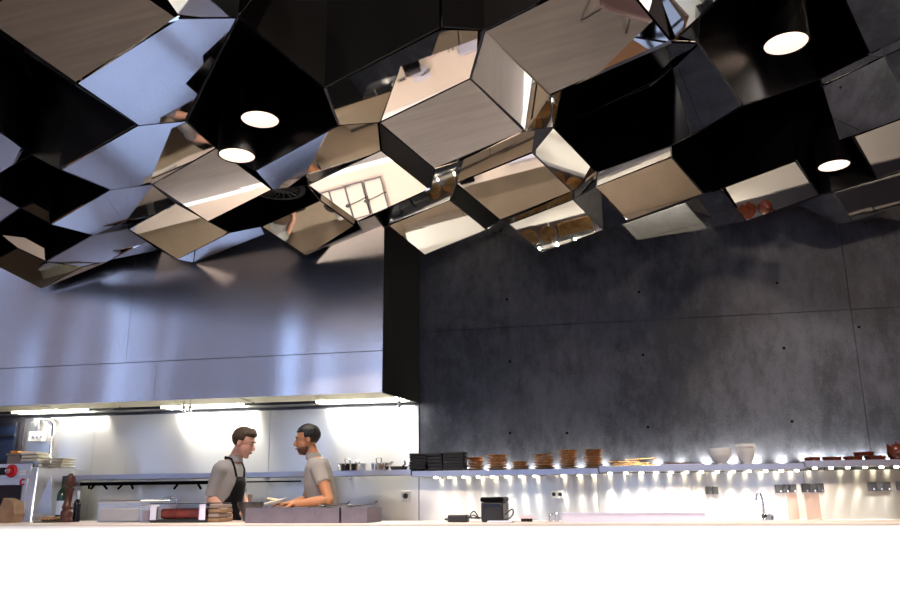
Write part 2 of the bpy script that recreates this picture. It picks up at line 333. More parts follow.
('F39', 'M', [(-0.773, 6.388, 3.504), (-0.197, 5.853, 3.501), (-0.231, 6.847, 3.822), (-0.851, 6.989, 3.681)]),
('D', 'T', [(-0.848, 6.96, 3.67), (-0.231, 6.86, 3.827), (0.036, 7.255, 3.64), (-0.577, 7.356, 3.484)]),
('F40a', 'M', [(-0.815, 6.075, 3.39), (-0.767, 6.338, 3.486), (-0.841, 6.901, 3.649), (-1.08, 7.908, 3.914), (-1.029, 6.75, 3.555)]),
('F40b', 'M', [(-0.848, 6.96, 3.67), (-0.577, 7.356, 3.484), (-1.062, 7.77, 3.866)]),
('F41', 'M', [(-1.688, 7.012, 3.438), (-1.045, 6.857, 3.592), (-1.064, 7.786, 3.871), (-1.799, 7.629, 3.592)]),
('B11', 'W', [(-1.88, 5.553, 3.279), (-1.264, 5.43, 3.449), (-1.618, 5.612, 3.402), (-1.939, 6.597, 3.617), (-2.141, 7.143, 3.803), (-1.815, 5.805, 3.417)]),
('F42', 'M', [(-1.911, 5.644, 3.314), (-1.789, 5.724, 3.385), (-2.166, 7.227, 3.834), (-2.817, 6.762, 3.438), (-2.179, 6.543, 3.568)]),
('J', 'T', [(-3.1, 6.363, 3.619), (-2.483, 6.251, 3.782), (-2.21, 6.637, 3.603), (-2.815, 6.757, 3.436)]),
('F', 'T', [(0.205, 7.391, 3.736), (0.813, 7.309, 3.881), (1.058, 7.67, 3.712), (0.354, 7.621, 3.627)]),
('F43', 'M', [(0.109, 7.717, 3.815), (0.205, 7.392, 3.736), (0.354, 7.621, 3.627)]),
('F44', 'M', [(0.8, 7.191, 3.836), (0.91, 6.714, 3.72), (1.003, 6.412, 3.636), (1.316, 7.15, 3.584), (1.092, 7.913, 3.793)]),
('G', 'T', [(1.06, 6.774, 3.777), (1.684, 6.672, 3.937), (1.944, 7.062, 3.753), (1.32, 7.168, 3.59)]),
('SW', 'W', [(1.684, 6.673, 3.937), (2.225, 7.251, 4.34), (2.076, 6.385, 3.987), (2.369, 6.858, 3.782), (2.006, 6.889, 3.706), (1.944, 7.062, 3.753)]),
('K', 'M', [(2.076, 6.385, 3.987), (2.534, 6.29, 4.097), (2.87, 6.73, 3.915), (2.369, 6.858, 3.782)]),
('H', 'T', [(2.006, 6.889, 3.706), (2.369, 6.858, 3.782), (2.78, 6.817, 3.872), (3.028, 7.131, 3.729), (2.242, 7.246, 3.537)]),
('F47', 'M', [(1.854, 7.487, 3.837), (1.946, 7.066, 3.755), (2.005, 6.885, 3.704), (2.243, 7.249, 3.538), (2.182, 7.467, 3.591)]),
('F48', 'M', [(1.338, 4.036, 3.886), (1.644, 4.577, 3.701), (1.786, 4.097, 3.575), (1.678, 3.764, 3.632)]),
('F49', 'M', [(1.657, 4.614, 3.722), (1.773, 4.066, 3.557), (2.046, 4.719, 3.862), (1.879, 4.991, 3.915)]),
('F50', 'M', [(1.897, 5.04, 3.942), (2.026, 4.675, 3.837), (2.324, 5.099, 3.656), (2.23, 5.534, 3.742)]),
]
# ------------------------------------------------------------------ the setting
YW=7.8
structure(MB().bx(-9.5,6.5,-4.2,5.9,-.1,0),'floor',M['floor'])
structure(MB().bx(-9.5,6.5,5.9,8.1,-.1,0),'floor_kitchen',M['kfloor'])
# concrete wall behind the kitchen, cast in panels separated by fine joints
xs=[at(419.3,403,YW).x, at(846,275,YW).x, 6.5]
zj=at(640,320.5,YW).z
wl=MB()
wl.bx(-9.5,6.5,YW+.012,8.1,0,6.6)
for x0,x1 in ((-9.5,xs[0]),(xs[0],xs[1]),(xs[1],xs[2])):
    for z0,z1 in ((0,zj),(zj,6.6)):
        wl.bx(x0+.004,x1-.004,YW,YW+.02,z0+.003,z1-.003)
wall=structure(wl,'wall_back',M['concrete'])
holes=MB()
for px,py in ((507,299.5),(643,355),(784,348),(510,361.5),(639,292),(648,427),(792,421.5),(510,433),(567,433),(777,283),(859,327)):
    p=at(px,py,YW-.001); holes.lathe([(0,.003),(.011,.003),(.014,0),(.014,-.004)],p,12,V3((0,-1,0)))
holes.build('tie_hole',M['black_matte'],wall)
wlm=MB(); wlm.bx(-9.7,-9.5,-4.2,8.1,0,.35); wlm.bx(-9.7,-9.5,-4.2,8.1,6.1,6.6); e=-4.2
LWIN=[(-2.6,-1.6),(.1,1.3),(3.0,4.0)]
for a,b in LWIN: wlm.bx(-9.7,-9.5,e,a,.35,6.1); e=b
wlm.bx(-9.7,-9.5,e,8.1,.35,6.1)
structure(wlm,'wall_left',M['room'])
for i,(a,b) in enumerate(LWIN):
    f=MB()
    for y in (a+.03,b-.03): f.bx(-9.65,-9.55,y-.03,y+.03,.35,6.1)
    for z in (.38,2.6,4.4,6.07): f.bx(-9.65,-9.55,a,b,z-.03,z+.03)
    structure(f,'window_%d'%(i+7),M['frame_dark'])
    l=light('AREA','window_daylight_%d'%(i+7),(-9.75,(a+b)/2,3.225),1,(1,1,1),(0,(a+b)/2,3.225),5.75,b-a); l.data.cycles.is_portal=True
structure(MB().bx(6.5,6.7,-4.2,8.1,0,6.6),'wall_right',M['room'])
# glazed wall behind the camera: piers, sill, lintel; daylight comes through
wf=MB(); wf.bx(-9.5,6.5,-4.3,-4.1,0,.35); wf.bx(-9.5,6.5,-4.3,-4.1,6.1,6.6)
WIN=[(-8.6,-6.7),(-5.6,-3.9),(-2.9,-1.3),(-.2,1.5),(2.6,4.2)]
e=-9.5
for a,b in WIN: wf.bx(e,a,-4.3,-4.1,.35,6.1); e=b
wf.bx(e,6.5,-4.3,-4.1,.35,6.1)
structure(wf,'wall_front',M['room'])
for i,(a,b) in enumerate(WIN):
    f=MB()
    for x in (a+.03,(a+b)/2,b-.03): f.bx(x-.03,x+.03,-4.25,-4.15,.35,6.1)
    for z in (.38,2.6,4.4,6.07): f.bx(a,b,-4.25,-4.15,z-.03,z+.03)
    w=structure(f,'window_%d'%(i+1),M['frame_dark'])
    l=light('AREA','window_daylight_%d'%(i+1),((a+b)/2,-4.35,3.225),1,(1,1,1),((a+b)/2,0,3.225),b-a,5.75); l.data.cycles.is_portal=True
wd=bpy.data.worlds.new('sky'); SC.world=wd; wd.use_nodes=True
bg=wd.node_tree.nodes['Background']; bg.inputs['Color'].default_value=(.47,.62,1.0,1); bg.inputs['Strength'].default_value=WORLD
# ------------------------------------------------------------------ mirrored crystal ceiling
ceil=structure(MB().bx(-9.5,6.5,-4.2,8.1,6.6,6.7),'ceiling',M['black_matte'])
def inset(P,n,d):
    N=len(P); out=[]
    for i in range(N):
        a,b,c=P[i-1],P[i],P[(i+1)%N]
        e1=(b-a).normalized(); e2=(c-b).normalized(); m1=n.cross(e1); m2=n.cross(e2)
        k=1+m1.dot(m2)
        o=(m1+m2)/max(k,.35); 
        if o.length>2.2: o=o.normalized()*2.2
        out.append(b+o*d)
    return out
WELL={}
for key,kind,P in CEIL:
    P=[V3(p) for p in P]; c=sum(P,V3())/len(P)
    n=V3()
    for i in range(len(P)): n+=(P[i]-c).cross(P[(i+1)%len(P)]-c)
    n.normalize()
    if kind=='W':
        Q=inset(P,n,.006); zt=max(p.z for p in P)+.55; WELL[key]=(P,zt)
        mb=MB(); bm=mb.bm
        a=[bm.verts.new(p) for p in Q]; b=[bm.verts.new(V3((p.x,p.y,zt))) for p in Q]
        for i in range(len(Q)):
            j=(i+1)%len(Q); bm.faces.new((a[i],a[j],b[j],b[i]))
        bm.faces.new(b)
        o=mb.build('ceiling_recess',M['black_gloss'],ceil)
        sm=o.modifiers.new('thick','SOLIDIFY'); sm.thickness=.012; sm.offset=1
        continue
    tri=len(P)==3
    Q=inset(P,n,.005 if tri else .008)
    up=n if n.dot(c-CAMPOS)>0 else -n
    mb=MB(); bm=mb.bm
    a=[bm.verts.new(p) for p in Q]; b=[bm.verts.new(p+up*.014) for p in Q]
    bm.faces.new(a); bm.faces.new(b[::-1])
    for i in range(len(Q)):
        j=(i+1)%len(Q); bm.faces.new((a[j],a[i],b[i],b[j]))
    o=mb.build('ceiling_panel',M['black_matte'] if kind=='D' else M['mirror'],ceil)
    # thin polished rim around the panel
# louvred air outlet inside one recess
vp=atz(278,190,3.75)
vent=thing('air_vent','round black louvred air vent in the dark ceiling recess above the hood','vent',vp)
mb=MB(); mb.lathe([(.20,0),(.235,0),(.235,.03),(.20,.03),(.20,0)],vp,32); mb.build('rim',M['grille'],vent,True)
for k in range(18):
    a=2*math.pi*k/18; b=a+.35; mb=MB(); mb.tube([vp+V3((.03*math.cos(a),.03*math.sin(a),.006)),vp+V3((.12*math.cos(a+.15),.12*math.sin(a+.15),.004)),vp+V3((.20*math.cos(b),.20*math.sin(b),.006))],.009,6); mb.build('vane',M['grille'],vent,True)
MB().lathe([(0,-.004),(.035,-.002),(.035,.02),(0,.02)],vp,20).build('hub',M['grille'],vent,True)
# ribbed black slats lining the long recess
P,zt=WELL['B8']
# ------------------------------------------------------------------ downlights
def downlight(px,py,z,wpx,label,power):
    p=atz(px,py,z); d=(p-CAMPOS).dot(RF); r=wpx/FPX*d/2
    t=thing('downlight',label,'ceiling light',p,'round downlights in the ceiling recesses')
    mb=MB(); mb.lathe([(r*.97,.0),(r*1.04,0),(r*1.04,.30),(0,.30)],p,32); mb.build('housing',M['black_matte'],t,True)
    mb=MB(); mb.lathe([(r*.96,.004),(r*.7,.10),(r*.35,.15),(0,.16)],p,32); mb.build('reflector',M['lamp_in'],t,True)
    mb=MB(); mb.ell(p+V3((0,0,.115)),(r*.28,r*.28,.03)); mb.build('bulb',M['bulb'],t,True)
    light('SPOT','downlight_beam',p+V3((0,0,-.01)),power,(1,.86,.72),None,r*.6,spot=105,blend=.8)
# ------------------------------------------------------------------ range hood
HF=6.9; HZ=2.10; HX=-2.066; HBX=-1.934; HT=4.3
zw=2.491
hood=thing('range_hood','wide brushed steel extraction hood with black side over the cooking line','extractor hood',(-4.5,7.4,HZ))
xv=at(129,330,HF).x
MB().bx(-7.6,xv-.0015,HF,HF+.02,zw+.003,HT).build('front_panel',M['hood'],hood)
MB().bx(xv+.0015,HX,HF,HF+.02,zw+.003,HT).build('front_panel',M['hood'],hood)
xv=at(155,385,HF).x
MB().bx(-7.6,xv-.0015,HF,HF+.02,HZ,zw-.003).build('skirt',M['hood'],hood)
MB().bx(xv+.0015,HX,HF,HF+.02,HZ,zw-.003).build('skirt',M['hood'],hood)
MB().bx(-7.55,HX-.05,HF+.021,HF+.03,HZ+.02,HT).build('inner_frame',M['black_matte'],hood)
mb=MB(); mb.prism([(HX,HF,HZ),(HBX,YW-.002,HZ),(HBX,YW-.002,HT),(HX,HF,HT)],(-.02,0,0)); sp=mb.build('side_panel',M['hood_side'],hood)
p0=at(390.8,271.7,HF+.2); 
mb=MB(); q=V3((HX+.022,HF+.16,0))
mb.box((HX+.0245,HF+.155,3.05),(.006,.008,.72)); mb.build('door_seam',M['frame_dark'],sp)
MB().bx(-7.6,-7.58,HF+.02,YW-.002,HZ,HT).build('side_panel',M['hood_side'],hood)
# underside: front gutter, sloping grease filters, light strip, rear gutter
MB().bx(-7.57,HX-.02,HF+.021,HF+.04,HZ,HZ+.008).build('gutter',M['filter'],hood)
MB().bx(-7.57,HBX-.03,YW-.14,YW-.004,HZ,HZ+.012).build('gutter',M['steel'],hood)
for k in range(7):
    x0=-7.5+k*.775; x1=min(x0+.74,HX-.05)
    mb=MB(); mb.prism([(x0,HF+.045,HZ+.062),(x1,HF+.045,HZ+.062),(x1,HF+.62,HZ+.022),(x0,HF+.62,HZ+.022)],(0,0,.02)); f=mb.build('grease_filter',M['filter'],hood)
MB().bx(-7.57,HX-.02,HF+.63,YW-.14,HZ+.05,HZ+.07).build('inner_roof',M['steel'],hood)
for xa,hp in ((-6.6,.3),(-4.75,1),(-2.98,1)):  # leftmost dim tube is added to brighten the left backsplash
    mb=MB(); mb.tube([(xa,7.60,HZ+.025),(xa+.95,7.60,HZ+.025)],.018,10); mb.build('light_tube',M['tube'],hood,True)
    light('AREA','hood_lamp',(xa+.47,7.60,HZ+.002),HOODL*hp,(1,.96,.84),(xa+.47,7.66,HZ-1),.95,.05)
for px,py in ((187,407),(399,403)):
    p=at(px,py,7.25); mb=MB()
    for dx in (-.035,.035) if px<300 else (0,): mb.lathe([(0,-.05),(.018,-.045),(.012,-.02),(.02,0),(.008,.02),(.008,.07),(0,.07)],(p.x+dx,p.y,p.z),12)
    mb.build('nozzle',M['chrome'],hood,True)
# ------------------------------------------------------------------ backsplash and shelves
bs=thing('backsplash','tall brushed steel backsplash under the extraction hood','backsplash',(-4,YW,1.4))
xl=at(22,440,YW).x
seams=[xl,at(95,440,YW).x,at(270,440,YW).x,HBX-.002]
for a,b in zip(seams,seams[1:]): MB().bx(a+.002,b-.002,YW-.012,YW-.001,.90,HZ-.03).build('steel_sheet',M['splash'],bs)
bs2=thing('backsplash','long low steel backsplash lit by the row of shelf lights','backsplash',(1,YW,1.1))
sx=[HBX+.002,at(598,490,YW).x,at(805,490,YW).x,4.6]
for a,b in zip(sx,sx[1:]): MB().bx(a+.002,b-.002,YW-.012,YW-.001,.90,1.36).build('steel_sheet',M['splash'],bs2)
def shelf(x0,x1,zt,label):
    t=thing('wall_shelf',label,'shelf',((x0+x1)/2,7.6,zt),'steel shelves along the back wall')
    mb=MB(); mb.bx(x0,x1,7.45,7.735,zt-.052,zt,bev=.002); mb.build('board',M['shelf'],t)
    x=x0+.25
    while x<x1: 
        MB().bx(x-.01,x+.01,7.66,YW-.013,zt-.075,zt-.0525).build('bracket',M['steel'],t); x+=.9
    return t
SZ=[1.40,1.417,1.436]
s0=shelf(at(75,475,7.45).x,at(411,471,7.45).x,1.415,'long steel shelf under the hood behind the two cooks')
s1=shelf(at(412,471,7.45).x,at(598,468,7.45).x,SZ[0],'steel shelf carrying the black slates and copper plates')
s2=shelf(at(599,467,7.45).x,at(804,461,7.45).x,SZ[1],'middle steel shelf carrying the white bowls')
s3=shelf(at(805,461,7.45).x,4.6,SZ[2],'steel shelf at right carrying the brown earthenware')
# under-shelf spots and the light leaking up behind the shelves
x=at(435,474,7.58).x; i=0
LEDX=[435,448.7,463,477.5,491.7,505.8,520,534.7,563,579,594,610,626,641.7,656.7,671.7,687,702,718,734,750,766.7,782.5,798,816.7,833,850,867.5,884,899]
for px in LEDX:
    x=at(px,474,7.62).x; t=s1 if px<598 else (s2 if px<805 else s3); zt=(SZ[0] if px<598 else (SZ[1] if px<805 else SZ[2]))-.0525
    mb=MB(); mb.lathe([(0,-.016),(.016,-.016),(.02,-.012),(.02,0),(0,0)],(x,7.66,zt),14); o=mb.build('spotlight',M['led'],t,True)
    light('SPOT','shelf_spot',(x,7.66,zt-.02),LEDP*(3 if 600<px<690 else (2.2 if 690<px<805 else 1)),(1,.94,.82),(x,7.72,zt-.6),.012,spot=80,blend=.8)
for a,b,zt in ((s1.location.x,0,0),):
    pass
for px in (466,486,508,532,556,580,604,630,658,682,707,733,757,783,806,822,842,863,888):
    zt=(SZ[0] if px<598 else (SZ[1] if px<805 else SZ[2])); t=s1 if px<598 else (s2 if px<805 else s3)
    x=at(px,462,7.755).x
    MB().lathe([(0,.012),(.012,.012),(.014,0),(0,0)],(x,7.765,zt-.03),12).build('uplight',M['led'],t,True)
    light('SPOT','shelf_uplight',(x,7.765,zt-.012),UPP*(1.5 if px>690 else 1),(1,.92,.74),(x,7.775,zt+1),.012,spot=150,blend=1)
# ------------------------------------------------------------------ back worktop, cooking line
wt=thing('back_worktop','stainless steel worktop running along the back wall','worktop',(1.3,7.45,0))
MB().bx(-1.89,4.6,7.1,YW-.013,.89,.93).build('top',M['worktop'],wt)
for k in range(8):
    x0=-1.9+k*.8125; d=MB().bx(x0+.006,x0+.806,7.12,7.14,.12,.885).build('door',M['steel'],wt)
    MB().bx(x0+.1,x0+.7,7.085,7.1,.82,.835).build('handle',M['chrome'],d)
MB().bx(-1.88,4.58,7.141,7.78,.0005,.885).build('carcass',M['frame_dark'],wt)
rg=thing('cooking_range','stainless cooking range under the hood with dark rail along the back','range',(-4,7.4,0))
rx0=cx1_+.05 if False else at(73.5,475,7.5).x+.05
MB().bx(rx0,-1.95,7.2,YW-.013,.86,.92).build('hob_top',M['steel'],rg)
MB().bx(rx0+.02,-1.96,7.23,7.75,.1,.855).build('body',M['steel'],rg)
for k in range(6): MB().bx(rx0+.15+k*.52,rx0+.57+k*.52,7.25,7.6,.922,.945).build('burner_grate',M['black_plastic'],rg)
rail=thing('utensil_rail','thin black rail with slanted hooks hanging under the hood shelf','rail',at(150,483,7.6))
za=at(150,483.5,7.6).z
MB().bx(at(82,483,7.6).x,at(232,483,7.6).x,7.57,7.63,za-.015,za+.02).build('bar',M['black_matte'],rail)
MB().bx(at(232,483,7.6).x,at(300,483,7.6).x,7.60,7.63,za-.004,za+.010).build('bar',M['black_matte'],rail)
for px,dx in ((89,0),(95,-4),(103,4),(123,-5),(131,2),(178,-4),(198,3)):
    p=at(px,484,7.57); q=at(px+dx,489,7.57); mb=MB(); mb.tube([p,q],.012,8); mb.build('hook',M['black_matte'],rail,True)
fc=thing('faucet','small curved chrome tap behind the tray of dark red meat','tap',(at(178,500,7.7).x,7.7,.9205))
p=fc.location
mb=MB(); mb.tube([p,p+V3((0,0,.19)),p+V3((-.02,-.01,.235)),p+V3((-.07,-.03,.26)),p+V3((-.13,-.05,.245)),p+V3((-.15,-.06,.205))],.012,10); mb.build('spout',M['chrome'],fc,True)
MB().lathe([(0,0),(.028,0),(.024,.03),(0,.035)],p,14).build('base',M['chrome'],fc,True)
# ------------------------------------------------------------------ left end: wall, window, pipes
mb=MB(); a=at(16,440,7.79); mb.bx(-9.4,at(23,440,7.79).x,7.77,7.799,0,HZ); structure(mb,'trim_1',M['wall_dark'])
wn=structure(MB().bx(-8.2,at(16.5,440,7.74).x,7.70,7.768,1.55,2.02),'window_6',M['frame_dark'])
MB().bx(-8.1,at(14,440,7.69).x,7.69,7.70,1.60,1.97).build('pane',M['window_dark'],wn)
MB().bx(-8.1,at(14,440,7.69).x,7.675,7.69,1.86,1.885).build('glazing_bar',M['frame_dark'],wn)
sw=thing('control_box','small white wall switch box at the end of a conduit','switch box',at(36,437,7.74))
a=at(30,432,7.72);b=at(42,441.5,7.72)
MB().bx(a.x,b.x,7.70,7.787,b.z,a.z,bev=.006).build('casing',M['white_plastic'],sw)
p=at(37.5,432,7.76); MB().tube([p,(p.x,p.y,HZ-.04)],.02,10).build('conduit',M['steel'],sw,True)
p=at(33,437,7.695);mb=MB();
for dx in (0,.05,.1): mb.lathe([(0,.012),(.014,.012),(.016,0)],(p.x+dx,7.70,p.z),10,V3((0,-1,0)))
mb.build('button',M['bluegrey'],sw,True)
p=at(52.5,440,7.74)
pipe=solo(MB().tube([(p.x,7.74,.93),(p.x,7.74,HZ-.11),(p.x-.02,7.74,HZ-.075),(p.x-.06,7.74,HZ-.06),(p.x-.16,7.74,HZ-.06)],.024,12),'pipe',M['chrome'],'bent chrome pipe rising up the backsplash beside the white switch box','pipe',p,smooth=True)
# oven
oz=at(0,467,6.85).z; ox1=at(27,500,6.85).x
ov=thing('combi_oven','pale steel combi oven with red knob and dark glass door','oven',(ox1-.45,7.3,0))
cz=at(50,467,6.95).z
MB().bx(ox1-.95,ox1,6.87,7.65,.0005,cz,bev=.01).build('body',M['steel'],ov)
zc0=at(10,477.5,6.85).z; zc1=at(10,466,6.85).z
pn=MB().bx(ox1-.95,ox1,6.85,6.869,zc0,zc1+.02).build('control_panel',M['oven_door'],ov)
a=at(-20,468,6.845);b=at(6,475,6.845); d=MB().bx(a.x,b.x,6.838,6.849,b.z,a.z).build('display',M['screen'],pn)
a=at(1.5,470,6.836);b=at(4.5,472,6.836); 
p=at(11,471,6.84); k=MB().lathe([(0,.05),(.035,.045),(.045,.02),(.062,.012),(.065,0)],(p.x,6.849,p.z),22,V3((0,-1,0))).build('knob',M['red'],pn,True)
MB().lathe([(0,.012),(.022,.011),(.024,0)],(p.x,6.80,p.z),16,V3((0,-1,0))).build('knob_cap',M['chrome'],k,True)
mb=MB()
for r in range(2):
    a=at(19.5,470.3+r*2.6,6.84);b=at(26,472.2+r*2.6,6.84); mb.bx(a.x,b.x,6.843,6.849,b.z,a.z)
mb.build('button_strip',M['white_plastic'],pn)
dr=MB().bx(ox1-.95,ox1-.01,6.835,6.868,.55,zc0-.008,bev=.006).build('door',M['oven_door'],ov)
a=at(-60,486,6.83);b=at(18.5,513,6.83); MB().bx(a.x,b.x,6.825,6.834,b.z-.2,a.z).build('door_glass',M['oven_glass'],dr)
p=at(22.5,482,6.83); pts=[(p.x+.026*math.cos(t),6.831,p.z+.026*math.sin(t)) for t in [math.radians(45+i*15) for i in range(19)]]
MB().tube(pts,.0085,8).build('red_emblem',M['red'],dr,True)
# steel cabinet beside the oven
cx0=max(at(28,480,6.95).x,ox1+.006); cx1=at(73.5,475,7.5).x; cz=at(50,467,6.95).z
cb=thing('steel_cabinet','stainless steel cabinet with diagonal fold beside the oven','cabinet',((cx0+cx1)/2,7.3,0))
MB().bx(cx0,cx1,6.95,7.5,.0005,cz-.065).build('body',M['steel'],cb)
MB().bx(cx0,cx1+.01,6.93,7.51,cz-.064,cz).build('top',M['steel'],cb)
a=at(52,475,6.94);b=at(35,514,6.94);c=at(52,514,6.94)
mb=MB(); mb.prism([a,b,c],(0,-.012,0)); mb.build('folded_flap',M['steel'],cb)
# things stacked on oven and cabinet
def boxthing(name,material,x0px,x1px,ytop,ybot,y,depth,label,cat,zbase=None,lip=True,group=None,bev=.004):
    a=at(x0px,ytop,y); b=at(x1px,ybot,y); z0=b.z if zbase is None else zbase
    t=thing(name,label,cat,((a.x+b.x)/2,y+depth/2,z0),group)
    mb=MB(); h=a.z-z0; mb.bx(a.x,b.x,y,y+depth,z0+.0005,a.z-(.018 if lip else 0),bev=bev); o=mb.build('body',material,t)
    if lip:
        mb=MB(); mb.bx(a.x-.012,b.x+.012,y-.012,y+depth+.012,a.z-.0178,a.z); mb.build('rim',material,t)
    return t
zo=cz
boxthing('storage_crate',M['crate'],8,18.8,453.5,466,6.98,.35,'brown grey crate on the oven, orange lid on it','crate',zo)
p=at(8,466,6.98)
solo(MB().bx(at(10,452,7.0).x,at(18,452,7.0).x,7.0,7.2,at(8,453.5,6.98).z+.001,at(10,451,7.0).z,bev=.01),'lid',M['orange'],'small orange lid lying on top of the crate','lid',at(14,452,7.1))
boxthing('container',M['bluegrey'],21.5,31.5,461.5,466,6.96,.3,'blue grey plastic container under the cream trays on the oven','container',zo)
zz=at(20,461.5,6.96).z
for k,(y0,y1,dx,lab) in enumerate(((457.8,461.3,0,'lower cream tray stacked on the blue grey container'),(455,457.6,1,'middle cream tray of the pile on the oven'),(452.2,454.8,-1,'upper cream tray of the pile on the oven'))):
    a=at(20.5+dx,y0,6.97);b=at(37+dx,y1,6.97); z0=zz+.002+k*.033
    solo(MB().bx(a.x,b.x,6.97,7.16,z0,z0+.026,bev=.005),'serving_tray',M['cream'],lab,'tray',((a.x+b.x)/2,7.1,z0),'cream trays piled on the oven')
boxthing('container',M['steel'],34.5,38.5,461.5,466,6.97,.3,'shallow steel container under the right half of the cream tray pile','container',cz)
for k,lab in enumerate(('bottom cream tray of the fanned pile on the steel cabinet','second cream tray from the bottom of the fanned pile on the steel cabinet','third cream tray from the bottom of the fanned pile on the steel cabinet','topmost cream tray of the fanned pile on the steel cabinet')):
    a=at(46+k*.7,466,7.1);b=at(62+k*.3,466,7.1); z0=cz+.002+k*.026
    mb=MB(); mb.box(((a.x+b.x)/2,7.2,z0+.013),(b.x-a.x,.22,.012),Matrix.Rotation(.03*k-.03,3,'Z'),bev=.004)
    mb.box(((a.x+b.x)/2,7.2,z0+.004),(b.x-a.x-.06,.17,.008),Matrix.Rotation(.03*k-.03,3,'Z'))
    solo(mb,'serving_tray',M['cream'],lab,'tray',((a.x+b.x)/2,7.2,z0),'fanned cream trays on the steel cabinet')
# ------------------------------------------------------------------ bar counter
CZ=.980; CF=5.3; CB=6.08
bc=thing('bar_counter','long bar counter with glossy white front and pale top','counter',(-1,5.7,0))
mb=MB(); mb.prism([(-8.5,CF-.004,CZ-.01),(4.8,CF-.004,CZ-.01),(4.8,5.86,CZ-.01),(-.8,5.86,CZ-.01),(-3.6,6.28,CZ-.01),(-8.5,6.28,CZ-.01)],(0,0,.01)); mb.build('countertop',M['top'],bc)
MB().bx(-8.5,4.8,CF,CF+.03,.0,CZ-.0105).build('front_panel',M['white'],bc)
MB().bx(-8.48,4.78,CF+.04,5.8,.08,CZ-.012).build('carcass',M['frame_dark'],bc)
# ------------------------------------------------------------------ things on the counter
def cbox(px0,px1,ytop,y,depth,h=None):
    a=at(px0,520,y);b=at(px1,520,y); z1=at((px0+px1)/2,ytop,y).z if h is None else CZ+h
    return a.x,b.x,y,y+depth,CZ+.0008,z1
# brown packet at far left
p=atz(11,517,CZ); c=V3((p.x,5.75,CZ))
a=at(2,517,5.75);b=at(20,517,5.75);t1=at(8,498,5.75);t2=at(18,502,5.75)
mb=MB(); mb.prism([V3((a.x,5.68,CZ+.001)),V3((b.x-.02,5.68,CZ+.001)),V3((b.x,5.68,CZ+.07)),V3((t2.x,5.7,t2.z)),V3((t1.x,5.7,t1.z)),V3((a.x+.01,5.68,CZ+.06))],(0,.12,0))
solo(mb,'paper_bag',M['paper_brown'],'crumpled brown paper bag at the far left end of the counter','bag',c)
# leaning ribbed steel lid
a=at(22,515.5,5.95);b=at(31,515.5,5.95);c2=at(37.5,468,6.25);d=at(32.5,468,6.25)
lt=thing('baffle_tray','tall ribbed steel sheet leaning in front of the oven','metal sheet',(a.x,5.95,CZ))
a.z=b.z=CZ+.001
mb=MB(); mb.prism([a,b,c2,d],(0,.012,0)); mb.build('sheet',M['baffle'],lt)
for k in range(4):
    f=(k+.5)/4; mb=MB(); mb.tube([a.lerp(b,f)+V3((0,-.004,.01)),d.lerp(c2,f)+V3((0,-.004,-.01))],.006,6); mb.build('rib',M['baffle'],lt,True)
# baking tray with brown pieces
x0,x1,y0,y1,z0,z1=cbox(33,50,515,5.7,.3,.012)
bt=solo(MB().bx(x0,x1,y0,y1,z0,z1,bev=.004),'baking_tray',M['wok'],'low dark baking tray at left in front of the cabinet','tray',((x0+x1)/2,5.85,CZ))
mb=MB()
for i in range(26):
    x=random.uniform(x0+.03,x1-.03);y=random.uniform(y0+.03,y1-.03); mb.ell((x,y,z1+.016),(random.uniform(.018,.03),random.uniform(.018,.026),.016),n=8)
solo(mb,'nuts',M['pastry'],'scattered brown toasted nuts heaped on the low dark tray','food',((x0+x1)/2,5.85,z1),kind='stuff',smooth=True)
# bottles and pepper mill
def bottle(px,py_top,y,r,material,label,capmat,neck=.3,capname='capsule',lab=None):
    c=at(px,517,y); zt=at(px,py_top,y).z; h=zt-CZ
    t=thing('bottle',label,'bottle',(c.x,y,CZ))
    mb=MB(); mb.lathe([(0,.001),(r,.001),(r,h*.58),(r*.8,h*.66),(r*.36,h*.74),(r*.34,h*.8),(0,h*.8)],(c.x,y,CZ),20); mb.build('glass_body',material,t,True)
    mb=MB(); mb.lathe([(r*.35,h*.72),(r*.42,h*.73),(r*.42,h),(0,h)],(c.x,y,CZ),16); mb.build(capname,capmat,t,True)
    if lab:
        mb=MB(); mb.lathe([(r*1.01,h*.15),(r*1.02,h*.15),(r*1.02,h*.45),(r*1.01,h*.45)],(c.x,y,CZ),20); mb.build('paper_label',lab,t,True)
    return t
bottle(60.5,476,6.02,.045,M['bottle_green'],'dark green bottle with pale label half hidden behind the pepper mill',M['bottle_green'],lab=M['label_blue'])
bottle(76,491,5.9,.030,M['bottle_dark'],'small dark wine bottle with pale blue capsule beside the pepper mill',M['label_blue'])
c=at(66.5,517,5.8); h=at(66.5,473.5,5.8).z-CZ
pm=thing('pepper_mill','tall turned dark red wooden pepper mill on the counter','pepper mill',(c.x,5.8,CZ))
MB().lathe([(0,.001),(.046,.001),(.05,.02),(.042,.035),(.048,.06),(.048,.085),(.036,.10),(.045,.12),(.028,.17),(.030,h*.62),(.038,h*.66),(.036,h*.7),(0,h*.7)],(c.x,5.8,CZ),24).build('body',M['wood_mill'],pm,True)
MB().lathe([(0,h*.70),(.026,h*.71),(.042,h*.76),(.043,h*.86),(.038,h*.94),(.02,h*.965),(.012,h),(0,h)],(c.x,5.8,CZ),24).build('head',M['wood_mill'],pm,True)
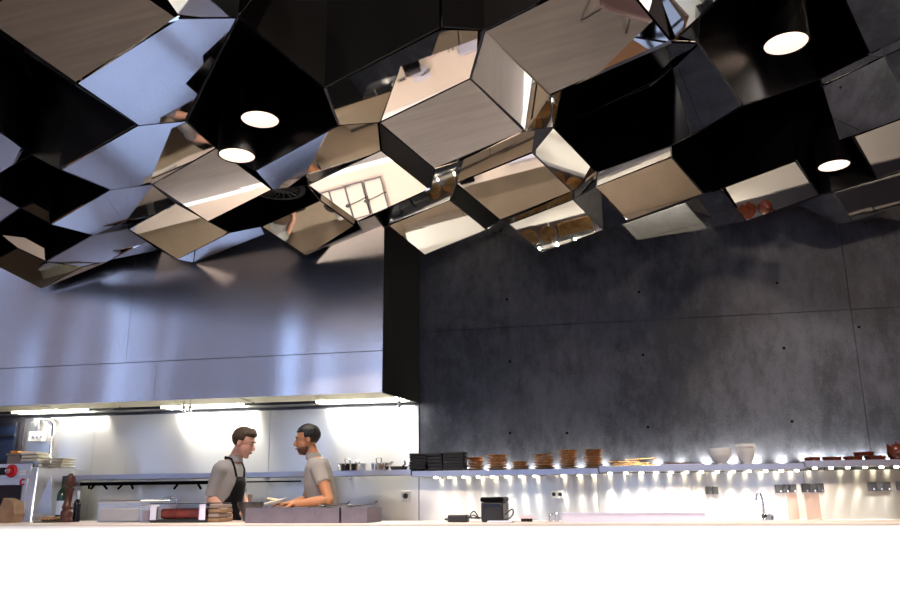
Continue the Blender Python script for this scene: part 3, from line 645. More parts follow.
# clear containers with food
def tub(px0,px1,ytop,y,depth,label,foodname,foodlabel,foodmat,fill,clearmat):
    x0,x1,y0,y1,z0,z1=cbox(px0,px1,ytop,y,depth)
    t=thing('food_container',label,'container',((x0+x1)/2,(y0+y1)/2,CZ))
    w=.006; mb=MB(); mb.bx(x0,x1,y0,y1,z0,z0+w); mb.bx(x0,x0+w,y0,y1,z0+w,z1); mb.bx(x1-w,x1,y0,y1,z0+w,z1); mb.bx(x0+w,x1-w,y0,y0+w,z0+w,z1); mb.bx(x0+w,x1-w,y1-w,y1,z0+w,z1); mb.build('tub',clearmat,t)
    mb=MB(); r=.008
    for p,q in (((x0,y0),(x1,y0)),((x1,y0),(x1,y1)),((x1,y1),(x0,y1)),((x0,y1),(x0,y0))): mb.tube([(p[0],p[1],z1),(q[0],q[1],z1)],r,8)
    mb.build('rim',M['steel'],t,True)
    zf=z0+w+(z1-z0)*fill
    mb=MB(); mb.bx(x0+w+.003,x1-w-.003,y0+w+.003,y1-w-.003,z0+w+.001,zf,bev=.008)
    solo(mb,foodname,foodmat,foodlabel,'food',((x0+x1)/2,(y0+y1)/2,z0+w))
    return t
tub(97,139,501.5,5.75,.42,'long clear tub of pale dough right of the bottles','dough','pale beige dough filling the long clear tub',mat('pale_dough',(.55,.42,.27),.7),.62,M['clear'])
tub(140,149,506,5.68,.12,'tiny clear tub of red brown sauce between the two long tubs','sauce','red brown sauce in the tiny clear tub',M['meat'],.7,M['clear'])
# glass display case with meat
x0,x1,y0,y1,z0,z1=cbox(150,205,504,5.62,.40)
dc=thing('display_case','low glass display case with dark base holding red brown meat','display case',((x0+x1)/2,5.8,CZ))
MB().bx(x0,x1,y0,y1,z0,z0+.025,bev=.004).build('base',M['black_plastic'],dc)
mb=MB(); g=.005; mb.bx(x0,x1,y0,y0+g,z0+.026,z1); mb.bx(x0,x0+g,y0+g,y1,z0+.026,z1); mb.bx(x1-g,x1,y0+g,y1,z0+.026,z1); mb.build('glass',M['glass'],dc)
MB().bx(x0-.004,x1+.004,y0-.004,y1,z1,z1+.008).build('top_rim',M['wok'],dc)
for x in (x0+.025,x1-.025): MB().bx(x-.025,x+.025,y0-.006,y0-.001,z0+.02,z1-.004).build('front_post',M['lilac'],dc)
solo(MB().bx(x0+.06,x1-.06,y0+.03,y1-.05,z0+.027,z0+.027+(z1-z0)*.55,bev=.02),'meat_slab',M['meat'],'long dark red brown slab of meat inside the glass display case','food',((x0+x1)/2,5.8,z0+.027))
# folded brown cloths
x0,x1,y0,y1,z0,z1=cbox(207.5,219,504,5.66,.22); n=4; dz=(z1-z0)/n
for k in range(n):
    mb=MB(); mb.box(((x0+x1)/2,(y0+y1)/2,z0+dz*(k+.5)),(x1-x0-.01*(k%2),y1-y0,dz*.86),Matrix.Rotation(.03*(k-1.5),3,'Z'),bev=.006)
    solo(mb,'folded_napkin',M['paper_brown'] if k%2==0 else M['crate'],'%s brown folded napkin in the pile beside the display case'%('lowest','second from bottom','third from bottom','topmost')[k],'napkin',((x0+x1)/2,(y0+y1)/2,z0+dz*k),'folded brown napkins')
# iron mortar pan with wooden spoon
p=at(250,516,5.95); zt=at(250,502,5.95).z; r=abs(at(262,510,5.95).x-at(238,510,5.95).x)/2
wk=thing('wide_pan','dark flared iron pan behind the lilac grey boxes','pan',(p.x,5.95,CZ))
hh=zt-CZ
MB().lathe([(0,.001),(r*.5,.001),(r*.62,hh*.35),(r*.95,hh*.8),(r,hh*.85),(r,hh),(r*.93,hh),(r*.6,hh*.45),(0,hh*.3)],p.xyz*1 if False else (p.x,5.95,CZ),28).build('bowl',M['wok'],wk,True)
a=V3((p.x+.0,5.95,CZ+hh*.4)); b=at(250,494.5,5.95)
solo(MB().tube([a,a.lerp(b,.6),b],[.012,.014,.018],10),'wooden_spoon',M['wood_spoon'],'short wooden spoon handle standing in the dark iron pan','spoon',a,smooth=True)
# lilac grey boxes
bxs=[(245,267.5),(267.5,291),(291,314),(314,339)]
labs=['leftmost lilac grey block of the row before the two cooks','second lilac grey block from the left of the row','third lilac grey block from the left of the row','fourth lilac grey block from the left of the row']
for k,(a,b) in enumerate(bxs+[(341,367)]):
    x0,x1,y0,y1,z0,z1=cbox(a,b,508,5.42,.36); 
    lab=labs[k] if k<4 else 'lilac grey block at the right end of the row, set apart by a gap'
    t=thing('stone_box',lab,'box',((x0+x1)/2,5.6,CZ),'lilac grey boxes on the counter')
    w=.008; g=.001
    mb=MB(); mb.bx(x0+g,x1-g,y0,y1,z0,z0+w); mb.bx(x0+g,x0+w,y0,y1,z0+w,z1); mb.bx(x1-w,x1-g,y0,y1,z0+w,z1); mb.bx(x0+w,x1-w,y0,y0+w,z0+w,z1); mb.bx(x0+w,x1-w,y1-w,y1,z0+w,z1); mb.build('box_body',M['greybox'],t)
    MB().bx(x0+w+.001,x1-w-.001,y0+w+.001,y1-w-.001,z0+w+.001,z1-.02).build('inner_tray',M['paper_white'],t)
    if k in (3,4):
        q=V3(((x0+x1)/2,5.6,z1+.014))
        mb=MB(); mb.tube([q+V3((-.10,.02,-.004)),q+V3((.02,0,.006)),q+V3((.09,-.02,.012)),q+V3((.12,-.02,.03))],.006,8)
        mb.ell(q+V3((-.11,.02,0)),(.03,.02,.008),n=10)
        solo(mb,'spoon',M['wok'],'dark spoon lying across the %s lilac grey block'%('fourth' if k==3 else 'separate right end'),'spoon',q,smooth=True)
# power supply, cables, printer
x0,x1,y0,y1,z0,z1=cbox(446,467,515,5.55,.10)
ps=thing('power_adapter','flat black power adapter lying left of the black printer','power adapter',((x0+x1)/2,5.6,CZ))
MB().bx(x0+.01,x1,y0,y1,z0,z1,bev=.008).build('body',M['bluegrey'] if False else M['black_plastic'],ps)
MB().tube([(x0+.012,5.6,CZ+.02),(x0-.02,5.6,CZ+.02)],.008,8).build('plug',M['black_plastic'],ps,True)
x0,x1,y0,y1,z0,z1=cbox(481,503.5,497,5.53,.29)
pr=thing('receipt_printer','black receipt printer on the counter with cables around it','printer',((x0+x1)/2,5.75,CZ))
mb=MB(); mb.bx(x0,x1,y0,y1,z0,z1-.035,bev=.012); mb.build('body',M['black_plastic'],pr)
MB().bx(x0-.004,x1+.004,y0-.01,y1,z1-.034,z1,bev=.014).build('lid',M['black_gloss'],pr)
MB().bx(x0+.02,x1-.02,y0-.004,y0+.001,z1-.065,z1-.045).build('paper_slot',M['screen'],pr)
px1=x1
cbl=[[(467,517),(472,518),(477,517.5),(484,518)],[(468,518),(474,515),(479,519),(474,511),(470,517),(480,518.5)],[(505,515),(512,509),(513,514),(508,519),(500,520)]]
mb=MB()
for k,pl in enumerate(cbl):
    q=[]
    for j,(u,v) in enumerate(pl):
        w=at(u,v,5.53-.02*k); w.z=max(w.z,CZ+.006); q.append(w)
    qq=[q[0]]
    for s in range(len(q)-1):
        for f in (.25,.5,.75,1): 
            a0=q[max(s-1,0)];b0=q[s];c0=q[s+1];d0=q[min(s+2,len(q)-1)]
            qq.append(.5*((2*b0)+(c0-a0)*f+(2*a0-5*b0+4*c0-d0)*f*f+(3*b0-a0-3*c0+d0)*f**3))
    for v in qq: v.z=max(v.z,CZ+.006)
    solo(MB().tube(qq,.0045,6),'cable',M['black_plastic'],('thin black cable running from the power adapter to the printer','looped thin black cable left of the printer','thin black cable curling off the right side of the printer')[k],'cable',q[0],smooth=True)
x0,x1,y0,y1,z0,z1=cbox(487,512,519,5.45,.12,.012)
solo(MB().bx(x0,x1,y0,y1,z0,z1,bev=.004),'card_tray',M['lilac'],'thin pale card lying in front of the black printer','card',((x0+x1)/2,5.5,CZ))
# stapler like clip
x0,x1,y0,y1,z0,z1=cbox(521,531,515,5.6,.1)
ck=thing('tape_dispenser','small pale pink tape dispenser on black feet right of the printer','tape dispenser',((x0+x1)/2,5.65,CZ))
for x in (x0+.015,x1-.015): MB().lathe([(0,0.001),(.02,.001),(.02,.022),(0,.022)],(x,5.65,CZ),14).build('foot',M['black_plastic'],ck,True)
mb=MB(); mb.prism([(x0-.02,5.62,z1-.002),(x1+.03,5.62,CZ+.035),(x1,5.62,CZ+.023),(x0,5.62,CZ+.023)],(0,.06,0)); mb.build('body',M['pink'],ck)
for px,yt,lab,r in ((550.8,513.5,'left and shorter of two small steel shakers on the counter',.013),(557,512,'right and taller of two small steel shakers on the counter',.014)):
    c=at(px,520,5.62); h=at(px,yt,5.62).z-CZ
    t=thing('shaker',lab,'shaker',(c.x,5.62,CZ),'pair of small steel shakers')
    MB().lathe([(0,.001),(r,.001),(r,h*.75),(0,h*.75)],(c.x,5.62,CZ),16).build('body',M['steel'],t,True)
    MB().lathe([(r*1.05,h*.751),(r*1.05,h*.9),(r*.7,h),(0,h)],(c.x,5.62,CZ),16).build('cap',M['chrome'],t,True)
x0,x1,y0,y1,z0,z1=cbox(562,706,513.5,5.52,.22)
tr=thing('long_tray','long low pale lilac tray lying on the right half of the counter','tray',((x0+x1)/2,5.8,CZ))
w=.01; mb=MB(); mb.bx(x0,x1,y0,y1,z0,z0+w); mb.bx(x0,x0+w,y0,y1,z0+w,z1); mb.bx(x1-w,x1,y0,y1,z0+w,z1); mb.bx(x0+w,x1-w,y0,y0+w,z0+w,z1); mb.bx(x0+w,x1-w,y1-w,y1,z0+w,z1); mb.build('body',M['lilac'],tr)
mb=MB(); mb.bx(x0-.01,x1+.01,y0-.01,y0+.002,z1,z1+.008); mb.build('front_lip',M['lilac'],tr)
# ------------------------------------------------------------------ things on the back wall and worktop
def socket(px0,px1,py0,py1,n,material,label,holes=True):
    a=at(px0,py0,YW-.04);b=at(px1,py1,YW-.04)
    t=thing('wall_socket',label,'socket',((a.x+b.x)/2,YW-.012,(a.z+b.z)/2),'power sockets on the steel backsplash')
    w=(b.x-a.x)/n
    for k in range(n):
        x=a.x+w*k
        o=MB().bx(x+.002,x+w-.002,YW-.04,YW-.0125,b.z,a.z,bev=.004).build('module',material,t)
        if holes: MB().lathe([(w*.32,0),(w*.32,.003),(0,.0031)],(x+w/2,YW-.0405,(a.z+b.z)/2),16,V3((0,-1,0))).build('socket_face',M['socket_hole'],o,True)
        else: MB().bx(x+w*.62,x+w*.8,YW-.046,YW-.0402,b.z+.006,b.z+.02).build('flap_tab',M['lilac'],o)
    return t
socket(550.5,563.5,490.5,498,2,M['white_plastic'],'white double wall socket under the copper plates')
socket(705,719,486.5,494,2,M['socket'],'dark grey double socket left of the small tap',True)
socket(775,797.5,484.5,492.5,3,M['socket'],'dark grey triple socket right of the small tap',False)
socket(801.5,825,483.5,492,3,M['socket'],'dark grey triple socket second from the right edge of the group by the tap',False)
socket(867.5,892,482,490.5,3,M['socket'],'dark grey triple socket under the row of earthenware dishes',False)
socket(896,912,481.5,490,2,M['socket'],'dark grey socket cut by the right edge of the picture',False)
p=at(406,496,YW-.02)
vl=thing('gas_valve','round black valve on a white plate on the steel backsplash','valve',(p.x,YW-.012,p.z))
MB().bx(p.x-.05,p.x+.05,YW-.03,YW-.0125,p.z-.05,p.z+.05,bev=.006).build('plate',M['white_plastic'],vl)
MB().lathe([(.026,0),(.024,.02),(0,.022)],(p.x,YW-.03,p.z),16,V3((0,-1,0))).build('dial',M['socket_hole'],vl,True)
# tap on the right
p=at(764,514,7.35); p.z=.93
ft=thing('spray_tap','slim curved steel tap over the bright back worktop','tap',p)
top=at(760,492.5,7.35)
MB().tube([p,(p.x,7.35,1.02),at(763,503,7.35),at(761.5,497,7.35),top,at(757,494,7.35),at(756,500,7.35)],[.012,.012,.010,.010,.010,.009,.009],10).build('spout',M['chrome'],ft,True)
MB().lathe([(0,0),(.035,0),(.03,.05),(.02,.06),(0,.06)],p,16).build('base',M['chrome'],ft,True)
p=at(768,512,7.3)
MB().lathe([(0,0),(.028,.0),(.026,.05),(.012,.06),(0,.06)],(p.x+.01,7.28,.93),14).build('lever_body',M['steel'],ft,True)
# pink tinted glass screens standing on the worktop
for px0,px1,lab in ((786,799,'left pinkish clear acrylic divider on the back worktop'),(804,821,'right pinkish clear acrylic divider on the back worktop')):
    a=at(px0,493,7.5);b=at(px1,512,7.5)
    mb=MB(); mb.bx(a.x,b.x,7.5,7.51,.931,a.z)
    solo(mb,'acrylic_divider',M['acrylic'],lab,'divider',((a.x+b.x)/2,7.5,.93),'acrylic dividers')
# ------------------------------------------------------------------ things on the shelves
def pan(px0,px1,ytop,y,zt,name,material,label,flare,handles):
    a=at(px0,470,y);b=at(px1,470,y); r=(b.x-a.x)/2; c=V3(((a.x+b.x)/2,y,zt)); h=at((px0+px1)/2,ytop,y).z-zt
    t=thing(name,label,'pan',c,'pans on the shelf behind the cooks')
    MB().lathe([(0,.001),(r*flare,.001),(r*.97,h*.9),(r*1.02,h*.95),(r*1.02,h),(r*.95,h),(r*flare*.95,.012),(0,.01)],c,28).build('pan_body',material,t,True)
    for ang,rise in handles:
        d=V3((math.cos(ang),math.sin(ang),0)); s=V3((-d.y,d.x,0)); e=c+d*r+V3((0,0,h*.75))
        MB().tube([e-s*.025,e+d*.03+V3((0,0,rise))-s*.025,e+d*.035+V3((0,0,rise*1.1)),e+d*.03+V3((0,0,rise))+s*.025,e+s*.025],.007,8).build('handle',material,t,True)
    return t
zs=1.415
pan(337,367,463.8,7.53+.03,zs,'saute_pan',M['chrome'],'wide shallow steel pan on the shelf right of the dark haired cook',.86,[(-1.5,.05),(1.6,.05)])
pan(371,389.5,463,7.56,zs,'saucepan',M['chrome'],'small deep steel saucepan with raised handle on the shelf',.92,[(-1.4,.06),(0,.03)])
pd=pan(390,408,466.5,7.57,zs,'frying_pan',M['wok'],'dark flat frying pan between the saucepan and the black slates',.8,[])
q=at(402,467,7.5); e=at(404.5,461,7.45)
MB().tube([q,q.lerp(e,.5)+V3((.02,0,0)),e],.009,8).build('handle',M['wok'],pd,True)
def ordn(k,n): return 'bottom' if k==0 else ('topmost' if k==n-1 else ORD[k]+' from the bottom')
# black slates
for si,(a,b,yt,n,nm) in enumerate(((408.5,426,453,6,'left'),(426.5,442,452.5,5,'middle'),(443,464,451.5,6,'right'))):
    y=7.475; A=at(a,470,y);B=at(b,470,y); zt=at((a+b)/2,yt,y).z; z0=SZ[0]if si else SZ[0]; 
    zb=SZ[0]+.0005 if A.x>at(412,471,7.45).x-.02 else SZ[0]+.0155
    if si==0: zb=1.4155
    h=(zt-zb)/n
    for k in range(n):
        mb=MB(); dx=random.uniform(-.006,.006)
        mb.box(((A.x+B.x)/2+dx,y+.12,zb+h*(k+.5)),(B.x-A.x-.006,.22,h*.9),Matrix.Rotation(random.uniform(-.03,.03),3,'Z'),bev=.005)
        solo(mb,'slate_plate',M['napkin'],'%s black square slate plate in the %s stack on the shelf'%(ordn(k,n),nm),'plate',((A.x+B.x)/2+dx,y+.12,zb+h*k),'black slate plates stacked on the shelf')
# copper plates
def dish_bm(r,h,curve=.0):
    mb=MB(); mb.lathe([(0,.0),(r*.55,.0),(r*.62,.003),(r*.93,h*.75),(r,h*.8),(r,h),(r*.96,h),(r*.6,h*.35),(0,h*.3)],(0,0,0),26); return mb
proto=None
names=['stack nearest the slates','second stack from the slates','third, lowest stack from the slates','fourth stack from the slates','left of two tall stacks','right of two tall stacks']
for si,(a,b,yt,n,tilt) in enumerate(((466.5,484.5,457.5,5,.18),(486.5,508.5,454.5,6,.05),(510,530,461,4,.0),(532,555.5,453,6,-.16),(558.5,579,449.5,8,.0),(583,604.5,449,8,.02))):
    y=7.58; A=at(a,468,y);B=at(b,468,y); r=(B.x-A.x)/2; zb=SZ[0]+.0008; c=(A.x+B.x)/2
    if si==5: zb=SZ[0]+.0008; c=min(c,at(598,468,7.45).x-.02)
    zt=at((a+b)/2,yt,y).z; h=(zt-zb)/n
    src=dish_bm(1.0,1.0)
    me=None
    for k in range(n):
        ti=tilt*k/(n-1)*(1 if k>=n-2 else .3)
        if me is None:
            o=dish_bm(r,h*.72).build('copper_plate',M['gold'],None,True); me=o.data
        else: o=bpy.data.objects.new('copper_plate',me); COL.objects.link(o)
        o.location=(c+random.uniform(-.006,.006),y+random.uniform(-.006,.006),zb+h*k+abs(ti)*r*.9*0); o.rotation_euler=(random.uniform(-.02,.02),ti,random.uniform(0,6))
        o.rotation_euler=(0,ti*.6,random.uniform(0,6))
        tag(o,'%s copper plate of the %s'%(ordn(k,n),names[si]),'plate','copper glazed plates stacked on the shelf')
    src.bm.free()
# thin gold trays and brown board
zb=SZ[1]
for k,(a,b,dy) in enumerate(((611,655,0),(613,650,.0),(609,640,0),(625,657.5,0))):
    y=7.5; A=at(a,464,y);B=at(b,464,y); z=zb+.001+k*.016
    mb=MB(); mb.box(((A.x+B.x)/2,7.58,z+.006),(B.x-A.x,.18,.010),Matrix.Rotation((0,.0,.015,-.06)[k],3,'Y') if k<3 else Matrix.Rotation(-.035,3,'Y'),bev=.003)
    if k==3: 
        for v in mb.bm.verts: v.co.z+=.006
    solo(mb,'thin_tray',M['gold'],'%s thin gold tray of the low fanned pile'%ordn(k,4),'tray',((A.x+B.x)/2,7.58,z),'thin gold brown trays')
A=at(664,463,7.5);B=at(703,463,7.5)
solo(MB().bx(A.x,B.x,7.5,7.70,zb+.0008,zb+.012,bev=.003),'cutting_board',M['lilac'],'thin pale board lying left of the white bowls','board',((A.x+B.x)/2,7.6,zb))
A=at(666,463,7.5);B=at(691,463,7.5)
solo(MB().bx(A.x,B.x,7.52,7.68,zb+.0128,zb+.026,bev=.003),'cutting_board',M['board'],'small dark brown board on top of the thin pale board','board',((A.x+B.x)/2,7.6,zb+.0125))
def bowl(px,wpx,ytop,y,zb,label,shape,group,ribs=False):
    c=at(px,462,y); r=wpx/FPX*(c-CAMPOS).dot(RF)/2; h=at(px,ytop,y).z-zb
    prof={'wide':[(0,.001),(r*.36,.001),(r*.38,h*.12),(r*.62,h*.24),(r*.93,h*.52),(r,h*.60),(r,h),(r*.95,h),(r*.9,h*.6),(r*.5,h*.25),(0,h*.22)],
          'deep':[(0,.001),(r*.45,.001),(r*.47,h*.08),(r*.75,h*.25),(r*.95,h*.7),(r,h*.75),(r,h),(r*.95,h),(r*.9,h*.7),(r*.6,h*.2),(0,h*.16)]}[shape]
    return solo(MB().lathe(prof,(c.x,y,zb),32),'bowl',M['ceramic'],label,'bowl',(c.x,y,zb),group,smooth=True)
bowl(720.8,21.5,448.5,7.58,zb,'wide white bowl on a narrow foot on the middle shelf','wide','white bowls on the shelf')
bowl(746.5,17.5,448.5,7.58,zb,'lower deep white bowl of the nested pair on the shelf','deep','white bowls on the shelf')
bb=bowl(746.5,19.5,444.2,7.58,zb+.086,'upper white bowl nested in the deep white bowl','deep','white bowls on the shelf')
zb=SZ[2]
def tdish(a,b,z,y,label):
    A=at(a,458,y);B=at(b,458,y); r=(B.x-A.x)/2; c=((A.x+B.x)/2,y,z)
    t=thing('earthenware_dish',label,'dish',c,'low earthenware dishes on the shelf')
    h=.034; MB().lathe([(0,.001),(r*.9,.001),(r*.97,h*.8),(r,h*.85),(r,h),(r*.94,h),(r*.88,.008),(0,.007)],c,30).build('dish_body',M['terra'],t,True)
    for s in (-1,1): MB().box((c[0]+s*.05*0+s*r*.0,y-r*.97 if s<0 else y+r*.97,z+h*.85),(.05,.03,.010),bev=.003).build('lug',M['terra'],t)
    return z+h
tdish(803.5,820.5,zb,7.57,'low brown glazed earthenware dish, leftmost of the shelf row')
tdish(822,841.5,zb,7.57,'low brown glazed earthenware dish, second from the left of the row')
zt=tdish(843.5,863,zb,7.57,'low brown glazed earthenware dish under the left side of the stacked one')
tdish(864.5,886,zb,7.57,'low brown glazed earthenware dish next to the teapot')
tdish(853.5,875,zt+.0015,7.57,'low brown glazed earthenware dish stacked on top of two others')
def teapot(px,y,z,r,h,label,spoutdir,frm=''):
    c=at(px,455,y); c=V3((c.x,y,z))
    t=thing('teapot',label,'teapot',c,'brown teapots at the right end')
    MB().lathe([(0,.001),(r*.6,.001),(r*.95,h*.25),(r,h*.5),(r*.85,h*.78),(r*.5,h*.92),(r*.48,h*.95),(0,h*.95)],c,28).build('pot_body',M['terra'],t,True)
    MB().lathe([(r*.52,h*.94),(r*.4,h*1.02),(r*.1,h*1.08),(r*.12,h*1.16),(0,h*1.2)],c,20).build('lid',M['terra'],t,True)
    d=spoutdir; MB().tube([c+d*r*.85+V3((0,0,h*.45)),c+d*r*1.15+V3((0,0,h*.65)),c+d*r*1.3+V3((0,0,h*1.0))],[.024,.018,.013],12).build('spout',M['terra'],t,True)
    MB().tube([c-d*r*.85+V3((0,0,h*.75)),c-d*r*1.35+V3((0,0,h*.75)),c-d*r*1.4+V3((0,0,h*.4)),c-d*r*.9+V3((0,0,h*.3))],.012,10).build('handle',M['terra'],t,True)
teapot(897.5,7.57,zb,.085,.13,'round brown teapot at the right end of the shelf, cut by the picture edge',V3((-.8,-.6,0)).normalized())
# ------------------------------------------------------------------ people
def bake(mb,name,material,parent,voxel,smooth=2,loc=None):
    o=mb.build(name,material,parent)
    r=o.modifiers.new('r','REMESH'); r.mode='VOXEL'; r.voxel_size=voxel
    if smooth:
        s=o.modifiers.new('s','SMOOTH'); s.iterations=smooth; s.factor=.5
    dg=bpy.context.evaluated_depsgraph_get(); me=bpy.data.meshes.new_from_object(o.evaluated_get(dg))
    o.modifiers.clear(); old=o.data; o.data=me; me.name=name; bpy.data.meshes.remove(old)
    if not me.materials: me.materials.append(material)
    for p in me.polygons: p.use_smooth=True
    return o
def limb(mb,pts,rad,n=14):
    mb.tube(pts,rad,n)
    for p,r in zip(pts,rad): mb.ell(p,(r*.99,)*3,n=12)
def hand(mb,wrist,d,palmn,size=1.0,curl=.5,thumb=1):
    """palm plus five fingers; d = pointing direction, palmn = palm normal"""
    d=d.normalized(); pn=(palmn-d*palmn.dot(d)).normalized(); s=d.cross(pn)
    rot=Matrix((d,s,pn)).transposed()
    c=wrist+d*.05*size; mb.ell(c,(.052*size,.040*size,.017*size),rot,n=14)
    for k,(off,ln) in enumerate(((-.030,.060),(-.010,.074),(.010,.068),(.029,.052))):
        b=wrist+d*.085*size+s*off*size; a=0; p=b; pts=[wrist+d*.06*size+s*off*.8*size,b]
        for j,fr in enumerate((.45,.32,.23)):
            a+=curl*(.55+.15*j); v=d*math.cos(a)+pn*math.sin(a); p=p+v*ln*fr*size; pts.append(p)
        limb(mb,pts,[.0095*size,.0095*size,.009*size,.0082*size,.0075*size],8)
    b=wrist+d*.03*size-s*thumb*.030*size; q=b+(d*.6-s*thumb*.8+pn*.3).normalized()*.040*size; e=q+(d*.9-s*thumb*.2+pn*.4).normalized()*.032*size
    limb(mb,[wrist+d*.02*size-s*thumb*.012*size,b,q,e],[.014*size,.013*size,.011*size,.009*size],8)
def person(name_label,cat,yc,f,J,headf,skin,hairm,shirtm,arms,sleeve,apron=False,beard=False,quiff=False):
    f=V3((f[0],f[1],0)).normalized(); s=V3((-f.y,f.x,0)); up=V3((0,0,1))
    hf=V3(headf).normalized(); hs=up.cross(hf).normalized(); hu=hf.cross(hs).normalized()
    pel,waist,chest,shl,neck,head=J
    foot=V3((pel.x,pel.y,0))
    hips=[pel+s*k*.09 for k in (1,-1)]
    mb=MB()
    # torso
    def TR(c,ru,rv): return (c,s,f,ru,rv)
    mb.loft([TR(pel-up*.10,.13,.09),TR(pel,.162,.112),TR(waist,.140,.105),TR(waist.lerp(chest,.5),.150,.112),TR(chest,.165,.115),TR(shl-up*.03,.160,.092),TR(shl+up*.025,.09,.065),TR(neck,.056,.058)],22)
    limb(mb,[neck-up*.02,neck+(head-neck)*.55],[.060,.053])
    # legs
    for k,h in zip((1,-1),hips):
        kn=V3((h.x,h.y,.50))+f*.02; an=V3((h.x,h.y,.09))-f*.01
        limb(mb,[h-up*.02,kn,kn-up*.12-f*.01,an],[.088,.056,.056,.038])
        mb.loft([(an-f*.04-up*.04,s,up,.033,.045),(an+f*.06-up*.05,s,up,.042,.035),(an+f*.17-up*.068,s,up,.035,.018)],14)
    # arms
    for A in arms:
        S,E,W,HD,PN,curl,th=A
        limb(mb,[S,S.lerp(E,.5),E,E.lerp(W,.3),W],[.057,.050,.042,.044,.028])
        hand(mb,W,HD,PN,1.0,curl,th)
    # head
    R=Matrix((hf,hs,hu)).transposed(); H=lambda a,b,c: head+hf*a+hs*b+hu*c
    mb.ell(H(-.006,0,.028),(.099,.077,.091),R,n=26); mb.ell(H(.022,0,-.038),(.074,.064,.088),R,n=26)
    mb.ell(H(.066,0,-.108),(.024,.028,.02),R,n=14); mb.ell(H(.035,0,-.085),(.05,.055,.038),R,n=18)
    mb.tube([H(.088,0,.018),H(.103,0,-.012),H(.117,0,-.034)],[.010,.012,.015],10); mb.ell(H(.108,0,-.037),(.016,.019,.011),R,n=12)
    mb.ell(H(.082,0,.03),(.016,.05,.012),R,n=14); mb.ell(H(.092,0,-.069),(.012,.024,.012),R,n=14)
    for k in (1,-1): mb.ell(H(-.008,k*.078,-.012),(.02,.009,.031),R,n=12)
    body=bake(mb,'person',skin,None,.0065,2)
    w=V3((pel.x,pel.y,0))
    for v in body.data.vertices: v.co-=w
    body.location=w
    tag(body,name_label,cat)
    # eyes, brows, mouth
    for k in (1,-1):
        m_=MB(); m_.ell(H(.079,k*.030,.004),(.010,.011,.0065),R,n=12); m_.build('eye',M['eyeball'],body,True)
        m_=MB(); m_.ell(H(.088,k*.031,.003),(.004,.0065,.0065),R,n=10); m_.build('iris',M['eye'],body,True)
        m_=MB(); m_.tube([H(.093,k*.012,.025),H(.096,k*.030,.031),H(.084,k*.048,.026)],[.005,.006,.004],8); m_.build('eyebrow',hairm,body,True)
    m_=MB(); m_.tube([H(.094,-.022,-.069),H(.105,0,-.068),H(.094,.022,-.069)],[.004,.007,.004],8); m_.build('lips',M['lip'],body,True)
    # hair
    m_=MB(); m_.ell((0,0,0),(.108,.088,.096),None,n=40)
    for v in m_.bm.verts:
        p=v.co.copy(); a,b,c=p.x-.012,p.y,p.z+.042
        inside=(a>.035 and c<.075-.25*max(0,.06-abs(b))*0) or (a>-.02 and c<.012) or (c<-.045) 
        if a>.035 and c>=.06 and quiff: a+=.010; c+=.014
        k=.82 if inside else 1+random.uniform(-.012,.03)
        v.co=H(a*k,b*k,(c-.03)*k+.03)
    m_.build('hair',hairm,body,True,180)
    if beard:
        m_=MB(); m_.ell((0,0,0),(.074,.064,.056),None,n=30)
        for v in m_.bm.verts:
            a,b,c=v.co.x+.022,v.co.y,v.co.z-.078
            ins=c>-.05 and not(a<.03 and c<-.01); k=.85 if ins else 1.0
            v.co=H(.022+(a-.022)*k,b*k,-.078+(c+.078)*k)
        m_.build('beard',M['stubble'],body,True,180)
    # shirt
    m_=MB()
    m_.loft([TR(pel-up*.04,.178,.130),TR(waist,.160,.126),TR(waist.lerp(chest,.5),.172,.134),TR(chest,.185,.136),TR(shl-up*.03,.186,.114),TR(shl+up*.012,.155,.095),TR(shl+up*.040,.100,.080),TR(neck-up*.02,.078,.074)],24)
    for A in arms:
        S,E=A[0],A[1]; e=S.lerp(E,sleeve); n_=(E-S).normalized()
        m_.tube([S-n_*.03+(chest-S)*.10,S,S.lerp(e,.5),e],[.06,.070,.067,.066],16); m_.ell(S-up*.002,(.071,.071,.071),n=16)
    sh=bake(m_,'shirt',shirtm,body,.011,3)
    m_=MB(); cdir=(head-neck).normalized(); m_.loft([(neck-up*.03,s,f,.076,.074),(neck+cdir*.012,s,f,.066,.066),(neck+cdir*.03,s,f,.064,.064),(neck+cdir*.028,s,f,.058,.058)],22,False); m_.build('collar',shirtm,body,True)
    # trousers and shoes
    m_=MB(); m_.loft([TR(pel+up*.05,.166,.118),TR(pel-up*.02,.172,.124),TR(pel-up*.12,.160,.112)],22)
    for k,h in zip((1,-1),hips):
        kn=V3((h.x,h.y,.50))+f*.02; an=V3((h.x,h.y,.06))
        limb(m_,[h-up*.03,kn,an],[.100,.074,.062])
    bake(m_,'trousers',M['trouser'],body,.014,2)
    for k,h in zip((1,-1),hips):
        m_=MB(); an=V3((h.x,h.y,.05)); m_.loft([(an-f*.075,s,up,.03,.045),(an-f*.03,s,up,.042,.049),(an+f*.08,s,up,.050,.042),(an+f*.19-up*.012,s,up,.040,.030),(an+f*.215-up*.02,s,up,.02,.016)],16); m_.build('shoe',M['black_plastic'],body,True)
    if apron:
        m_=MB(); bm=m_.bm; rows=[]
        lv=[(chest+up*.06,.178,.137,24),(chest,.192,.146,30),(waist.lerp(chest,.5),.18,.145,46),(waist+up*.03,.168,.140,70),(waist-up*.05,.176,.140,86),(pel-up*.05,.19,.145,86),(pel-up*.35,.20,.16,80)]
        for c,ru,rv,ang in lv:
            row=[]
            for i in range(19):
                t=math.radians(-ang+2*ang*i/18); row.append(bm.verts.new(c+f*(rv*math.cos(t))+s*(ru*math.sin(t))))
            rows.append(row)
        for a,b in zip(rows,rows[1:]):
            for i in range(18): bm.faces.new((a[i],a[i+1],b[i+1],b[i]))
